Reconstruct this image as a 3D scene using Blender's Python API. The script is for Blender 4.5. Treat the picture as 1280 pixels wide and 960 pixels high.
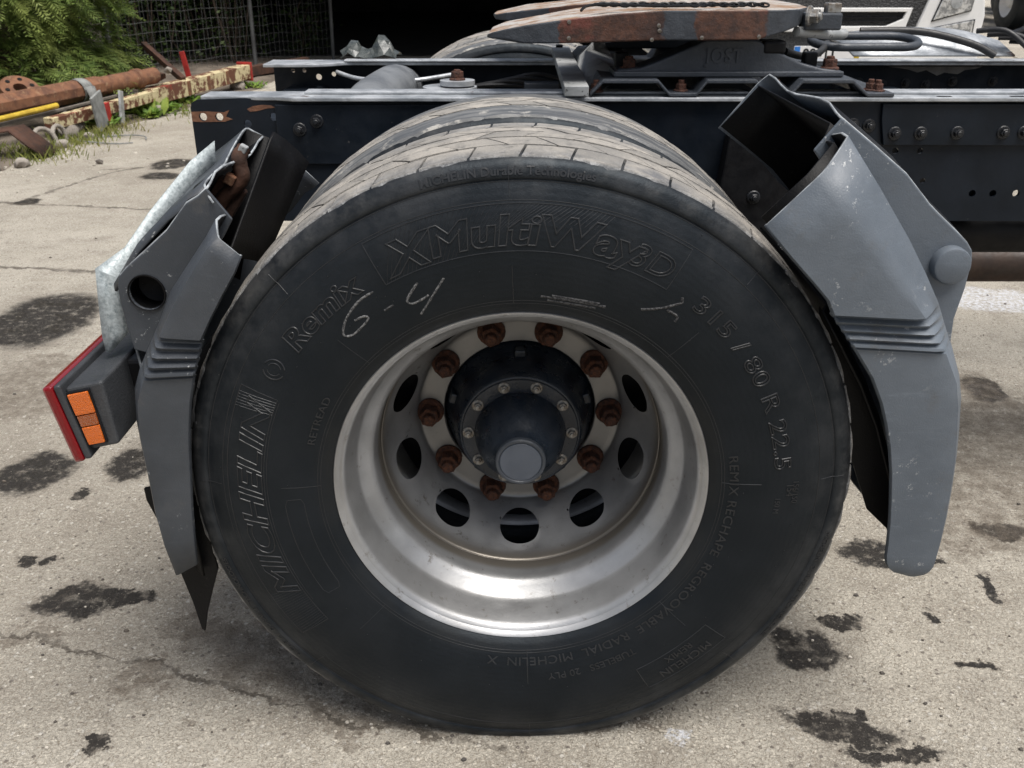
import bpy, bmesh, math, random
from mathutils import Vector, Matrix, noise as mnoise
R = math.radians
scene = bpy.context.scene
for o in list(bpy.data.objects): bpy.data.objects.remove(o)
col = scene.collection

# ------------------------------------------------------------------ camera, sky, sun, exposure
CAM = (-0.0145, -1.281, 1.292); PITCH = R(24.557); FPX = 1173.0
cd = bpy.data.cameras.new('camera'); cam = bpy.data.objects.new('camera', cd); col.objects.link(cam)
cam.location = CAM; cam.rotation_euler = (R(90) - PITCH, 0, 0)
cd.sensor_width = 36; cd.lens = 36 * FPX / 1280; cd.clip_start = 0.02; cd.clip_end = 400
cd.dof.use_dof = True; cd.dof.focus_distance = 1.55; cd.dof.aperture_fstop = 14
scene.camera = cam
w = bpy.data.worlds.new('World'); scene.world = w; w.use_nodes = True
nt = w.node_tree; bg = nt.nodes['Background']
sky = nt.nodes.new('ShaderNodeTexSky'); sky.sky_type = 'NISHITA'; sky.sun_disc = False
SUN_EL, SUN_ROT = R(70), R(140)
sky.sun_elevation = SUN_EL; sky.sun_rotation = SUN_ROT; sky.air_density = 1.0; sky.dust_density = 4.0; sky.ozone_density = 1.0
hs = nt.nodes.new('ShaderNodeHueSaturation'); hs.inputs['Saturation'].default_value = 0.62
nt.links.new(sky.outputs[0], hs.inputs['Color']); nt.links.new(hs.outputs[0], bg.inputs[0])
bg.inputs[1].default_value = 0.078
sl = bpy.data.lights.new('sun', 'SUN'); sl.energy = 2.8; sl.angle = R(40); sl.color = (1, .965, .92)
sun = bpy.data.objects.new('sun', sl); col.objects.link(sun)
sd = Vector((math.sin(SUN_ROT) * math.cos(SUN_EL), math.cos(SUN_ROT) * math.cos(SUN_EL), math.sin(SUN_EL)))
sun.rotation_euler = sd.to_track_quat('Z', 'Y').to_euler(); sun.location = (0, 0, 20)
vs = scene.view_settings; vs.view_transform = 'Standard'; vs.look = 'None'; vs.exposure = 0.58; vs.gamma = 1
vs.use_curve_mapping = False
scene.render.engine = 'CYCLES'
cy = scene.cycles; cy.max_bounces = 5; cy.diffuse_bounces = 3; cy.glossy_bounces = 3; cy.transmission_bounces = 4; cy.transparent_max_bounces = 6; cy.caustics_reflective = False; cy.caustics_refractive = False

# ------------------------------------------------------------------ measuring helpers
SP, CP = math.sin(PITCH), math.cos(PITCH)
def W(u, v, y):
    """world point of a surveyed spot of the 1280x960 photograph at a known distance y behind the tyre face"""
    a = (u - 640) / FPX; b = (480 - v) / FPX; t = (y - CAM[1]) / (CP + b * SP)
    return Vector((CAM[0] + t * a, y, CAM[2] + t * (-SP + b * CP)))
def G(u, v):
    a = (u - 640) / FPX; b = (480 - v) / FPX; t = -CAM[2] / (-SP + b * CP)
    return Vector((CAM[0] + t * a, CAM[1] + t * (CP + b * SP), 0))
rnd = random.Random(7)
def U(a, b): return rnd.uniform(a, b)

# ------------------------------------------------------------------ materials
def lin(h): 
    return tuple(((c / 255) / 12.92 if c / 255 <= .04045 else ((c / 255 + .055) / 1.055) ** 2.4) for c in h)
class N:
    def __init__(s, name):
        s.m = bpy.data.materials.new(name); s.m.use_nodes = True; s.t = s.m.node_tree
        s.b = s.t.nodes['Principled BSDF']; s.co = None
    def n(s, ty, **k):
        x = s.t.nodes.new(ty)
        for a, v in k.items(): setattr(x, a, v)
        return x
    def link(s, a, b): s.t.links.new(a, b)
    def coord(s):
        if not s.co: s.co = s.n('ShaderNodeTexCoord').outputs['Object']
        return s.co
    def noise(s, scale, detail=4, rough=.6, vec=None, dist=0):
        x = s.n('ShaderNodeTexNoise'); x.inputs['Scale'].default_value = scale; x.inputs['Detail'].default_value = min(detail, 5)
        x.inputs['Roughness'].default_value = rough; x.inputs['Distortion'].default_value = dist
        s.link(vec or s.coord(), x.inputs['Vector']); return x.outputs['Fac']
    def vor(s, scale, feat='F1', vec=None, out='Distance'):
        x = s.n('ShaderNodeTexVoronoi', feature=feat); x.inputs['Scale'].default_value = scale
        s.link(vec or s.coord(), x.inputs['Vector']); return x.outputs[out]
    def ramp(s, f, lo, hi, a=0., b=1., smooth=True):
        x = s.n('ShaderNodeMapRange'); x.interpolation_type = 'SMOOTHSTEP' if smooth else 'LINEAR'
        s.link(f, x.inputs[0])
        for i, v in enumerate((lo, hi, a, b)): x.inputs[i + 1].default_value = v
        return x.outputs[0]
    def math(s, op, a, b=None, c=None):
        x = s.n('ShaderNodeMath', operation=op)
        for i, v in enumerate((a, b, c)):
            if v is None: continue
            if isinstance(v, (int, float)): x.inputs[i].default_value = v
            else: s.link(v, x.inputs[i])
        return x.outputs[0]
    def vmath(s, op, a, b=None, out=0):
        x = s.n('ShaderNodeVectorMath', operation=op)
        for i, v in enumerate((a, b)):
            if v is None: continue
            if isinstance(v, (tuple, list)): x.inputs[i].default_value = v
            else: s.link(v, x.inputs[i])
        return x.outputs[out]
    def mix(s, f, a, b, blend='MIX'):
        x = s.n('ShaderNodeMix', data_type='RGBA', blend_type=blend)
        if isinstance(f, (int, float)): x.inputs[0].default_value = f
        else: s.link(f, x.inputs[0])
        for i, v in ((6, a), (7, b)):
            if isinstance(v, tuple): x.inputs[i].default_value = (*v[:3], 1)
            else: s.link(v, x.inputs[i])
        return x.outputs[2]
    def bump(s, h, strength=.3, dist=.01):
        x = s.n('ShaderNodeBump'); x.inputs['Strength'].default_value = strength; x.inputs['Distance'].default_value = dist
        s.link(h, x.inputs['Height'])
        old = s.b.inputs['Normal'].links
        if old: s.link(old[0].from_socket, x.inputs['Normal'])
        s.link(x.outputs[0], s.b.inputs['Normal']); return x
    def done(s, color, rough=.5, metal=0., spec=None):
        for k, v in (('Base Color', color), ('Roughness', rough), ('Metallic', metal)):
            if isinstance(v, tuple): s.b.inputs[k].default_value = (*v[:3], 1)
            elif isinstance(v, (int, float)): s.b.inputs[k].default_value = v
            else: s.link(v, s.b.inputs[k])
        if spec is not None: s.b.inputs['Specular IOR Level'].default_value = spec
        return s.m
def simple(name, c1, c2=None, scale=8, rough=.5, rv=.12, metal=0., bump=.15, bscale=60, bdist=.003, dirt=None, spec=None, lo=.35, hi=.68):
    m = N(name); c2 = c2 or tuple(x * .6 for x in c1)
    f = m.ramp(m.noise(scale, 5), lo, hi); c = m.mix(f, c1, c2)
    if dirt:
        dc, ds, dlo, dhi = dirt
        c = m.mix(m.ramp(m.noise(ds, 8, .7), dlo, dhi), c, dc)
    r = m.ramp(m.noise(scale * 3.1, 3), .3, .7, rough - rv, rough + rv)
    if bump: m.bump(m.noise(bscale, 2), bump, bdist)
    return m.done(c, r, metal, spec)

M = {}
# chassis paint: dark blue grey, chipped and dusty
M['chassis'] = simple('chassis_paint', (.0115, .0158, .0228), (.0065, .0095, .0140), 7, .40, .12, bump=.2, bscale=45, dirt=((.07, .07, .07), 60, .66, .76), spec=.20)
M['chassis_top'] = simple('worn_steel_top', (.50, .52, .54), (.25, .27, .29), 14, .42, .1, metal=.35, bump=.3, bscale=120, dirt=((.10, .05, .03), 18, .62, .72))
M['chassis_grey'] = simple('cast_grey_paint', (.052, .060, .073), (.036, .043, .053), 9, .48, .1, bump=.35, bscale=160, dirt=((.16, .16, .16), 70, .66, .74))
M['plate_silver'] = simple('silver_paint', (.42, .43, .43), (.24, .25, .25), 12, .5, .1, metal=.2, bump=.2, bscale=100, dirt=((.05, .05, .05), 55, .60, .68))
M['tube_grey'] = simple('grey_tube_paint', (.17, .18, .19), (.10, .108, .118), 9, .5, .1, bump=.2, bscale=90)
M['black'] = simple('black_metal', (.007, .0075, .009), (.004, .004, .005), 10, .5, .12, bump=.2, bscale=60, spec=.25)
M['hose'] = simple('black_hose', (.018, .018, .019), (.03, .03, .03), 20, .5, .1)
M['bolt'] = simple('painted_bolt', (.016, .018, .022), (.009, .010, .012), 40, .42, .1, bump=.2, bscale=200)
M['bolt_bright'] = simple('zinc_bolt', (.33, .33, .32), (.16, .13, .10), 80, .4, .1, metal=.6, bump=.2, bscale=250)
M['bolt_rust'] = simple('rusty_bolt', (.085, .031, .017), (.026, .013, .010), 70, .75, .12, bump=.8, bscale=260, bdist=.004)
m = N('rusty_nut'); oi = m.n('ShaderNodeObjectInfo').outputs['Random']
c = m.mix(m.ramp(m.noise(90, 4, .7), .36, .62), (.11, .038, .017), (.030, .014, .010)); c = m.mix(m.ramp(oi, 0, 1, 0, .6, False), c, m.mix(m.ramp(m.noise(130, 3), .4, .6), (.055, .024, .016), (.17, .062, .024)))
m.bump(m.noise(240, 3), .8, .004); M['nut'] = m.done(c, .8)
M['rust'] = simple('rusty_steel', (.22, .10, .052), (.11, .05, .03), 12, .85, .08, bump=.5, bscale=110, dirt=((.27, .16, .09), 22, .55, .68))
M['rust_dark'] = simple('dark_rust', (.075, .032, .018), (.03, .016, .011), 12, .85, .08, bump=.5, bscale=110)
M['pipe_brown'] = simple('brown_pipe', (.055, .032, .022), (.030, .020, .016), 14, .6, .1, bump=.3)

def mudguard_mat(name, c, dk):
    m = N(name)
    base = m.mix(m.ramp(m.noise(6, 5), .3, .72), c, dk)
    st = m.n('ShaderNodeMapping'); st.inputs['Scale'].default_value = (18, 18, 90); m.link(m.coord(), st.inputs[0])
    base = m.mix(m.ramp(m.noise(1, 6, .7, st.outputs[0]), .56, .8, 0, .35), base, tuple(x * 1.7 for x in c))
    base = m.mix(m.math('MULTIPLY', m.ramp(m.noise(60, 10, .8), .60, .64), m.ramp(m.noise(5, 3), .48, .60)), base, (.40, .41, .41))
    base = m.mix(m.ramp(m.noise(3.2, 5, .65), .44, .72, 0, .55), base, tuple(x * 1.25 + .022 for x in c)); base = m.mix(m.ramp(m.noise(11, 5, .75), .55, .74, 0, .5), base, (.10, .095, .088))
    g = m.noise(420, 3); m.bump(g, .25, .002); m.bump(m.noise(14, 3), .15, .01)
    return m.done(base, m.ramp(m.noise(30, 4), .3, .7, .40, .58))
M['guard_pale'] = mudguard_mat('pale_grey_plastic', (.112, .132, .156), (.088, .105, .126))  # set to a paler grey than the rear guard
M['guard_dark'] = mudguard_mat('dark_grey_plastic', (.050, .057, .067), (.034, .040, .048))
m = N('black_plastic'); m.bump(m.noise(300, 4), .3, .002)
M['black_plastic'] = m.done(m.mix(m.ramp(m.noise(180, 8, .8), .60, .72), (.0035, .0035, .004), (.035, .035, .035)), .5, 0, .2)
M['galv'] = simple('galvanised_sheet', (.47, .52, .53), (.30, .34, .35), 160, .55, .1, metal=.2, bump=.25, bscale=190, dirt=((.24, .28, .29), 110, .50, .66))
M['cut_edge'] = simple('pale_torn_edge', (.42, .45, .47), (.14, .15, .16), 30, .6)

# tyre rubber: dust sits towards the shoulder, faint smudges everywhere
def radius(m): return m.vmath('LENGTH', m.vmath('MULTIPLY', m.coord(), (1, 0, 1)), out=1)
m = N('tyre_rubber'); r = radius(m)
c = m.mix(m.ramp(m.noise(7, 6), .35, .7), (.0062, .0074, .0091), (.0108, .0122, .0144))
sh = m.math('MULTIPLY', m.ramp(r, .40, .52), m.ramp(m.noise(9, 8, .7), .40, .72))
c = m.mix(sh, c, (.034, .035, .037))
c = m.mix(m.math('MULTIPLY', m.ramp(r, .495, .515), m.ramp(m.noise(16, 8, .7), .42, .75)), c, (.060, .060, .059))
c = m.mix(m.math('MULTIPLY', m.ramp(r, .335, .305), m.ramp(m.noise(6, 5), .35, .65)), c, (.016, .016, .016))
c = m.mix(m.ramp(m.noise(160, 3), .74, .80), c, (.085, .085, .085))
ang = m.n('ShaderNodeTexWave', wave_type='RINGS', rings_direction='Y'); ang.inputs['Scale'].default_value = 32; ang.inputs['Distortion'].default_value = 2.5
ang.inputs['Detail'].default_value = 3; m.link(m.coord(), ang.inputs[0])
m.bump(ang.outputs['Fac'], .04, .004); m.bump(m.noise(110, 4, .8), .22, .004)
m.b.inputs['Specular Tint'].default_value = (.74, .88, 1, 1)
M['rubber'] = m.done(c, m.ramp(m.noise(11, 6), .3, .7, .40, .56), 0, .28)
m = N('dusty_tread'); r = radius(m)
c = m.mix(m.ramp(m.noise(14, 8, .7), .32, .66), (.40, .37, .325), (.23, .218, .20)); ri_ = m.n('ShaderNodeNewGeometry').outputs['Random Per Island']; c = m.mix(m.ramp(ri_, .2, 1, 0, .5, False), c, (.15, .145, .135))
c = m.mix(m.ramp(m.noise(34, 8, .75), .52, .72, 0, .7), c, (.075, .074, .072))
c = m.mix(m.ramp(r, .531, .523), c, m.mix(m.ramp(m.noise(45, 5, .75), .45, .62), (.075, .080, .087), (.26, .265, .27)))
c = m.mix(m.ramp(m.noise(5, 6), .56, .70), c, (.12, .122, .128))
m.bump(m.noise(70, 4, .8), .6, .005)
M['tread'] = m.done(c, .62)
m = N('worn_shoulder_rib'); st = m.n('ShaderNodeMapping'); st.inputs['Scale'].default_value = (6, 60, 6); m.link(m.coord(), st.inputs[0])
c = m.mix(m.ramp(m.noise(1, 5, .7, st.outputs[0]), .38, .66), (.075, .080, .086), (.19, .19, .185)); c = m.mix(m.ramp(m.noise(18, 5, .75), .56, .68), c, (.40, .385, .35))
m.bump(m.noise(60, 4, .8), .3, .003); M['rib'] = m.done(c, m.ramp(m.noise(9, 4), .3, .7, .38, .6))
M['letter'] = simple('moulded_rubber', (.020, .022, .025), (.012, .0135, .0155), 30, .42, .06, bump=.1, bscale=300)
M['chalk'] = simple('chalk', (.17, .17, .17), (.035, .036, .038), 330, .9, .05, bump=0, lo=.42, hi=.58)
M['chalk_faint'] = simple('faint_chalk', (.075, .075, .076), (.014, .015, .017), 330, .9, .05, bump=0, lo=.42, hi=.58)

m = N('silver_wheel_paint')
c = m.mix(m.ramp(m.noise(9, 6), .35, .7), (.45, .455, .46), (.34, .345, .35))
c = m.mix(m.ramp(m.noise(40, 9, .75), .58, .72), c, (.21, .195, .175)); c = m.mix(m.ramp(m.noise(4, 3), .5, .7, 0, .35), c, (.24, .235, .225))
yy = m.n('ShaderNodeSeparateXYZ'); m.link(m.coord(), yy.inputs[0])
c = m.mix(m.math('MULTIPLY', m.ramp(yy.outputs['Y'], .135, .15), m.ramp(yy.outputs['Y'], .20, .165)), c, (.27, .245, .21))
c = m.mix(m.math('MULTIPLY', m.ramp(yy.outputs['Y'], .285, .297), .8), c, (.185, .182, .176))
m.bump(m.noise(220, 3, .8), .12, .002)
M['rim'] = m.done(c, m.ramp(m.noise(22, 5), .3, .7, .36, .46), .68)
M['hub'] = simple('hub_paint', (.018, .026, .038), (.011, .016, .024), 14, .33, .1, bump=.3, bscale=90, dirt=((.09, .035, .02), 17, .68, .75))
M['hub_cap'] = simple('hub_cap_paint', (.085, .10, .125), (.065, .078, .10), 20, .35, .06)

def glassy(name, c, rough, tr, scale, bump):
    m = N(name); m.bump(m.vor(scale), bump, .003)
    m.b.inputs['Transmission Weight'].default_value = tr; m.b.inputs['IOR'].default_value = 1.45
    return m.done(c, rough)
M['red_lens'] = glassy('red_lens', (.19, .003, .006), .22, .15, 200, .1)
M['amber'] = glassy('amber_reflector', (.72, .15, .012), .3, .1, 620, .6)
M['amber_dark'] = glassy('amber_lens', (.34, .075, .008), .2, .2, 500, .3)
M['lamp_body'] = simple('lamp_housing', (.045, .048, .053), (.032, .035, .039), 12, .5, .08, bump=.3, bscale=300)

# ------------------------------------------------------------------ object helpers
def link(o, parent=None):
    col.objects.link(o)
    if parent: o.parent = parent
    return o
def mesh(name, vs_, fs, mt, parent=None, smooth=None, bevel=0, segs=2, loc=None, solid=0, soff=0):
    me = bpy.data.meshes.new(name); me.from_pydata([tuple(v) for v in vs_], [], fs); me.update()
    return finish(name, me, mt, parent, smooth, bevel, segs, loc, solid, soff)
def finish(name, me, mt, parent=None, smooth=None, bevel=0, segs=2, loc=None, solid=0, soff=0):
    if smooth is not None:
        for p in me.polygons: p.use_smooth = True
        me.set_sharp_from_angle(angle=R(smooth))
    for x in (mt if isinstance(mt, (list, tuple)) else [mt]): me.materials.append(x)
    o = bpy.data.objects.new(name, me); link(o, parent)
    if loc: o.location = loc
    if solid:
        d = o.modifiers.new('s', 'SOLIDIFY'); d.thickness = solid; d.offset = soff
    if bevel:
        d = o.modifiers.new('b', 'BEVEL'); d.width = bevel; d.segments = segs; d.limit_method = 'ANGLE'; d.angle_limit = R(35)
    return o
def bmob(name, bm, mt, parent=None, **k):
    bmesh.ops.recalc_face_normals(bm, faces=bm.faces)
    me = bpy.data.meshes.new(name); bm.to_mesh(me); bm.free(); return finish(name, me, mt, parent, **k)
def empty(name, loc=(0, 0, 0)):
    o = bpy.data.objects.new(name, None); o.location = loc; o.empty_display_size = .2; return link(o)
def tag(o, label=None, cat=None, group=None, kind=None):
    for k, v in (('label', label), ('category', cat), ('group', group), ('kind', kind)):
        if v: o[k] = v
    return o
def copy(o, parent=None, loc=None, name=None):
    c = o.copy(); link(c); c.parent = parent
    if loc is not None: c.location = loc
    return c
def box(bm, c, s, rot=None):
    mt = Matrix.Translation(Vector(c)) @ (rot.to_4x4() if rot else Matrix.Identity(4)) @ Matrix.Diagonal((*s, 1))
    return bmesh.ops.create_cube(bm, size=1, matrix=mt)
def boxo(name, c, s, mt, parent=None, bevel=.002, rot=None):
    bm = bmesh.new(); box(bm, (0, 0, 0), s, rot); return bmob(name, bm, mt, parent, bevel=bevel, loc=c)
def prism(name, pts, y0, y1, mt, parent=None, bevel=0, smooth=None, holes=(), segs=2):
    """polygon in XZ extruded along Y, optional round holes (x,z,r)"""
    bm = bmesh.new(); loops = [pts] + [[(hx + hr * math.cos(t * math.pi / 10), hz + hr * math.sin(t * math.pi / 10)) for t in range(20)] for hx, hz, hr in holes]
    es = []; rings = []
    for lp in loops:
        v = [bm.verts.new((x, y0, z)) for x, z in lp]; rings.append(v)
        es += [bm.edges.new((v[i], v[(i + 1) % len(v)])) for i in range(len(v))]
    if holes:
        f = bmesh.ops.triangle_fill(bm, use_beauty=True, use_dissolve=False, edges=es)['geom']; f = [x for x in f if isinstance(x, bmesh.types.BMFace)]
    else: f = [bm.faces.new(rings[0])]
    ex = bmesh.ops.extrude_face_region(bm, geom=f)['geom']
    for v in ex:
        if isinstance(v, bmesh.types.BMVert): v.co.y = y1
    return bmob(name, bm, mt, parent, bevel=bevel, smooth=smooth, segs=segs)
def lathe(prof, n=96, closed=False):
    """profile of (y, r) turned about the Y axis"""
    v = []; f = []; k = len(prof)
    for i in range(n):
        a = 2 * math.pi * i / n
        v += [(r * math.sin(a), y, r * math.cos(a)) for y, r in prof]
    for i in range(n):
        j = (i + 1) % n
        for q in range(k if closed else k - 1):
            p = (q + 1) % k; f.append((i * k + q, i * k + p, j * k + p, j * k + q))
    return v, f
def tube_data(pts, rad, n=8, closed=False, cap=True):
    pts = [Vector(p) for p in pts]; v = []; f = []; m_ = len(pts); up = None
    for i, p in enumerate(pts):
        a = pts[(i - 1) % m_] if (i or closed) else p; b = pts[(i + 1) % m_] if (i < m_ - 1 or closed) else p
        d = (b - a).normalized()
        if up is None: up = Vector((0, 0, 1)) if abs(d.z) < .9 else Vector((1, 0, 0))
        s = d.cross(up).normalized(); up = s.cross(d).normalized()
        rr = rad[i] if isinstance(rad, (list, tuple)) else rad
        v += [p + (s * math.cos(2 * math.pi * q / n) + up * math.sin(2 * math.pi * q / n)) * rr for q in range(n)]
    for i in range(m_ if closed else m_ - 1):
        j = (i + 1) % m_
        for q in range(n): f.append((i * n + q, i * n + (q + 1) % n, j * n + (q + 1) % n, j * n + q))
    if cap and not closed: f += [tuple(range(n))[::-1], tuple(range((m_ - 1) * n, m_ * n))]
    return v, f
def tube(name, pts, rad, mt, parent=None, n=10, closed=False):
    v, f = tube_data(pts, rad, n, closed); return mesh(name, v, f, mt, parent, smooth=50)
def join(parts):
    V = []; F = []
    for v, f in parts:
        k = len(V); V += list(v); F += [tuple(i + k for i in q) for q in f]
    return V, F
def smooth_path(pts, n=6):
    P = [Vector(p) for p in pts]; P = [P[0]] + P + [P[-1]]; out = []
    for i in range(1, len(P) - 2):
        for k in range(n):
            t = k / n; a, b, c, d = P[i - 1:i + 3]
            out.append(.5 * ((2 * b) + (c - a) * t + (2 * a - 5 * b + 4 * c - d) * t * t + (3 * b - a - 3 * c + d) * t ** 3))
    return out + [P[-2]]
def lump(name, c, s, mt, parent=None, seed=0, sub=2, amp=.35):
    bm = bmesh.new(); bmesh.ops.create_icosphere(bm, subdivisions=sub, radius=1)
    for v in bm.verts:
        v.co *= 1 + amp * mnoise.noise(v.co * 1.3 + Vector((seed * 7.1, 0, 0)))
        v.co = Vector((v.co.x * s[0], v.co.y * s[1], v.co.z * s[2]))
    return bmob(name, bm, mt, parent, smooth=40, loc=c)
HEX = [(math.cos(k * math.pi / 3), math.sin(k * math.pi / 3)) for k in range(6)]
def bolt_mesh(name, r, h, washer=1.5, stud=0., hex_r=1.0):
    """hexagon head on a washer; its axis is -Y, its base sits at y = 0"""
    parts = []
    def cyl(rad, y0, y1, n, ch=.12):
        e = rad * ch
        ring = lambda y, q: [(q * math.cos(2 * math.pi * i / n), y, q * math.sin(2 * math.pi * i / n)) for i in range(n)]
        v = ring(y0, rad) + ring(y1 + e, rad) + ring(y1, rad - e)
        f = [(a * n + i, a * n + (i + 1) % n, (a + 1) * n + (i + 1) % n, (a + 1) * n + i) for a in range(2) for i in range(n)] + [tuple(range(2 * n, 3 * n))]
        parts.append((v, f))
    cyl(r * washer, .002, -h * .25, 18); cyl(r * hex_r, -h * .2, -h, 6)
    if stud: cyl(r * .58, -h * .8, -h - stud, 12, .2)
    V, F = join(parts); me = bpy.data.meshes.new(name); me.from_pydata(V, [], F)
    bm = bmesh.new(); bm.from_mesh(me); bmesh.ops.recalc_face_normals(bm, faces=bm.faces); bm.to_mesh(me); bm.free(); return me
def put(me, name, loc, parent, mt, rot=(0, 0, 0)):
    if not me.materials: me.materials.append(mt)
    o = bpy.data.objects.new(name, me); link(o, parent); o.location = loc; o.rotation_euler = rot; return o
def text_mesh(s, size, outline=0., extrude=.0006, offset=0., shear=0., sx=1., spacing=1.):
    c = bpy.data.curves.new('t', 'FONT'); c.body = s; c.size = size; c.align_x = 'CENTER'; c.shear = shear; c.offset = offset
    c.space_character = spacing; c.resolution_u = 4
    if outline: c.fill_mode = 'NONE'; c.bevel_depth = outline; c.bevel_resolution = 1
    else: c.extrude = extrude
    o = bpy.data.objects.new('t', c); col.objects.link(o)
    me = bpy.data.meshes.new_from_object(o.evaluated_get(bpy.context.evaluated_depsgraph_get()))
    V = [Vector((v.co.x * sx, v.co.y, v.co.z)) for v in me.vertices]; F = [tuple(p.vertices) for p in me.polygons]
    bpy.data.objects.remove(o); bpy.data.curves.remove(c); bpy.data.meshes.remove(me); return V, F

# ================================================================== THE SETTING
# ------------------------------------------------------------------ concrete yard
m = N('worn_concrete'); co = m.coord()
dv = m.n('ShaderNodeTexNoise'); dv.inputs['Scale'].default_value = 9; dv.inputs['Detail'].default_value = 5; dv.inputs['Roughness'].default_value = .72; m.link(co, dv.inputs[0])
dist = m.vmath('ADD', co, m.vmath('MULTIPLY', m.vmath('SUBTRACT', dv.outputs['Color'], (.5, .5, .5)), (.42, .42, 0)))
dist2 = m.vmath('ADD', co, m.vmath('MULTIPLY', m.vmath('SUBTRACT', dv.outputs['Color'], (.5, .5, .5)), (.15, .15, 0)))
c = m.mix(m.ramp(m.noise(1.3, 6), .33, .70), (.505, .468, .398), (.385, .352, .295))
c = m.mix(m.ramp(m.noise(6, 7, .7), .44, .72, 0, .7), c, (.27, .24, .20))
c = m.mix(m.ramp(m.noise(.55, 5), .47, .68, 0, .5), c, (.25, .22, .18))
vcol = m.vor(95, out='Color'); sep = m.n('ShaderNodeSeparateColor'); m.link(vcol, sep.inputs[0])
vd = m.vor(95)
c = m.mix(m.math('MULTIPLY', m.ramp(sep.outputs[0], .88, .94), m.ramp(vd, .5, .3)), c, (.60, .57, .51))
c = m.mix(m.math('MULTIPLY', m.ramp(sep.outputs[1], .90, .95), m.ramp(vd, .5, .3)), c, (.17, .15, .13))
ng = m.noise(150, 3, .75, None, 1.4); ng2 = m.noise(520, 1)
c = m.mix(m.ramp(ng, .51, .33, 0, .85), c, (.205, .172, .128))
c = m.mix(m.ramp(ng, .52, .68, 0, .75), c, (.66, .61, .51))
c = m.mix(m.ramp(ng2, .55, .70, 0, .5), c, (.20, .175, .14))
halos = []
def stain(x, y, rx, ry, a, d=dist, soft=.22):
    p = m.vmath('SUBTRACT', d, (x, y, 0)); rt = m.n('ShaderNodeVectorRotate', rotation_type='Z_AXIS'); rt.inputs['Angle'].default_value = -a
    m.link(p, rt.inputs['Vector'])
    l = m.vmath('LENGTH', m.vmath('MULTIPLY', rt.outputs[0], (1 / rx, 1 / ry, 0)), out=1)
    halos.append(m.ramp(l, 1.45, .75)); return m.ramp(l, 1.0 + soft * .3, 1.0 - soft)
def ground_stain(u, v, ru, rv, a=0, **k):
    g = G(u, v); gx = G(u + ru, v); gy = G(u, v - rv)
    return stain(g.x, g.y, abs(gx.x - g.x), abs(gy.y - g.y), a, **k)
def union(l):
    r_ = l[0]
    for q in l[1:]: r_ = m.math('MAXIMUM', r_, q)
    return r_
wet = union([ground_stain(*q, d=dist2) for q in (
    (45, 590, 50, 26), (55, 398, 68, 34, .1), (165, 580, 34, 20), (95, 750, 52, 22, .1), (150, 745, 50, 10), (35, 698, 13, 8), (64, 698, 13, 8), (100, 617, 14, 6),
    (1010, 812, 48, 26), (1050, 778, 34, 8), (1050, 912, 74, 18, -.25), (1120, 945, 70, 9, -.1), (1095, 690, 46, 15), (1230, 487, 30, 18), (1240, 735, 9, 22),
    (1255, 665, 40, 12), (1228, 832, 28, 6), (1065, 895, 14, 9), (1165, 770, 12, 6), (35, 252, 14, 4), (215, 205, 26, 7), (200, 220, 25, 5), (1130, 640, 8, 5), (1165, 700, 16, 5), (120, 930, 16, 10), (965, 235, 10, 5))])
halo = union(halos); halos = []
c = m.mix(m.math('MULTIPLY', halo, m.ramp(m.noise(15, 5, .7), .30, .65, .10, .55)), c, (.17, .142, .112))
blot = m.math('MULTIPLY', wet, m.math('MAXIMUM', m.ramp(m.noise(26, 7, .7), .24, .50), .35)); blot = m.math('MULTIPLY', blot, m.ramp(ng, .72, .62))
c = m.mix(blot, c, (.030, .026, .022))
dirt_and_shade = union([ground_stain(*q) for q in ((172, 862, 40, 26), (1250, 560, 130, 110), (360, 830, 90, 34), (300, 790, 120, 26), (520, 885, 170, 30), (60, 480, 120, 40), (240, 905, 16, 8), (1100, 470, 80, 60), (760, 905, 60, 16), (1235, 640, 120, 60), (30, 800, 60, 14))])  # brown dirt patches, plus the tyre's ground shadow painted at its lower left
c = m.mix(m.math('MULTIPLY', dirt_and_shade, m.ramp(m.noise(22, 8, .7), .30, .66, .12, .72)), c, (.135, .108, .080))
pale = union([ground_stain(*q, d=dist2) for q in ((1240, 375, 62, 16), (845, 915, 22, 14))])
c = m.mix(m.math('MULTIPLY', pale, m.ramp(m.noise(60, 6, .7), .38, .60)), c, (.66, .67, .70))
def seg(p, q, wd):
    a = G(*p); b = G(*q); d = b - a; L = d.length; d /= L
    r_ = m.vmath('SUBTRACT', dist2, tuple(a)); t = m.vmath('DOT_PRODUCT', r_, tuple(d), out=1)
    n_ = m.math('ABSOLUTE', m.vmath('DOT_PRODUCT', r_, (-d.y, d.x, 0), out=1))
    k = m.math('MULTIPLY', m.ramp(n_, wd, wd * .3), m.math('MULTIPLY', m.ramp(t, -.02, .02), m.ramp(t, L + .02, L - .02))); return k
cr = union([seg(*q) for q in (((-60, 250), (60, 256), .030), ((60, 256), (190, 262), .022), ((30, 250), (140, 215), .024), ((140, 215), (300, 190), .024), ((130, 212), (240, 205), .018), ((-80, 328), (120, 340), .026), ((120, 340), (200, 300), .008),
    ((-40, 780), (260, 850), .010), ((260, 850), (470, 905), .010), ((470, 905), (640, 935), .009), ((1230, 60), (1300, 110), .05), ((1180, 20), (1300, 90), .04))])
cr = m.math('MULTIPLY', cr, m.ramp(m.noise(7, 5), .36, .58, .25, 1))
c = m.mix(m.math('MULTIPLY', cr, .8), c, (.075, .062, .048))
vc = m.ramp(m.vor(.55, 'DISTANCE_TO_EDGE', dist), .004, .0, 0, .35); c = m.mix(vc, c, (.12, .10, .08))
h = m.math('ADD', ng, m.math('MULTIPLY', m.ramp(vd, .1, .6, 1, 0), .25))
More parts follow.
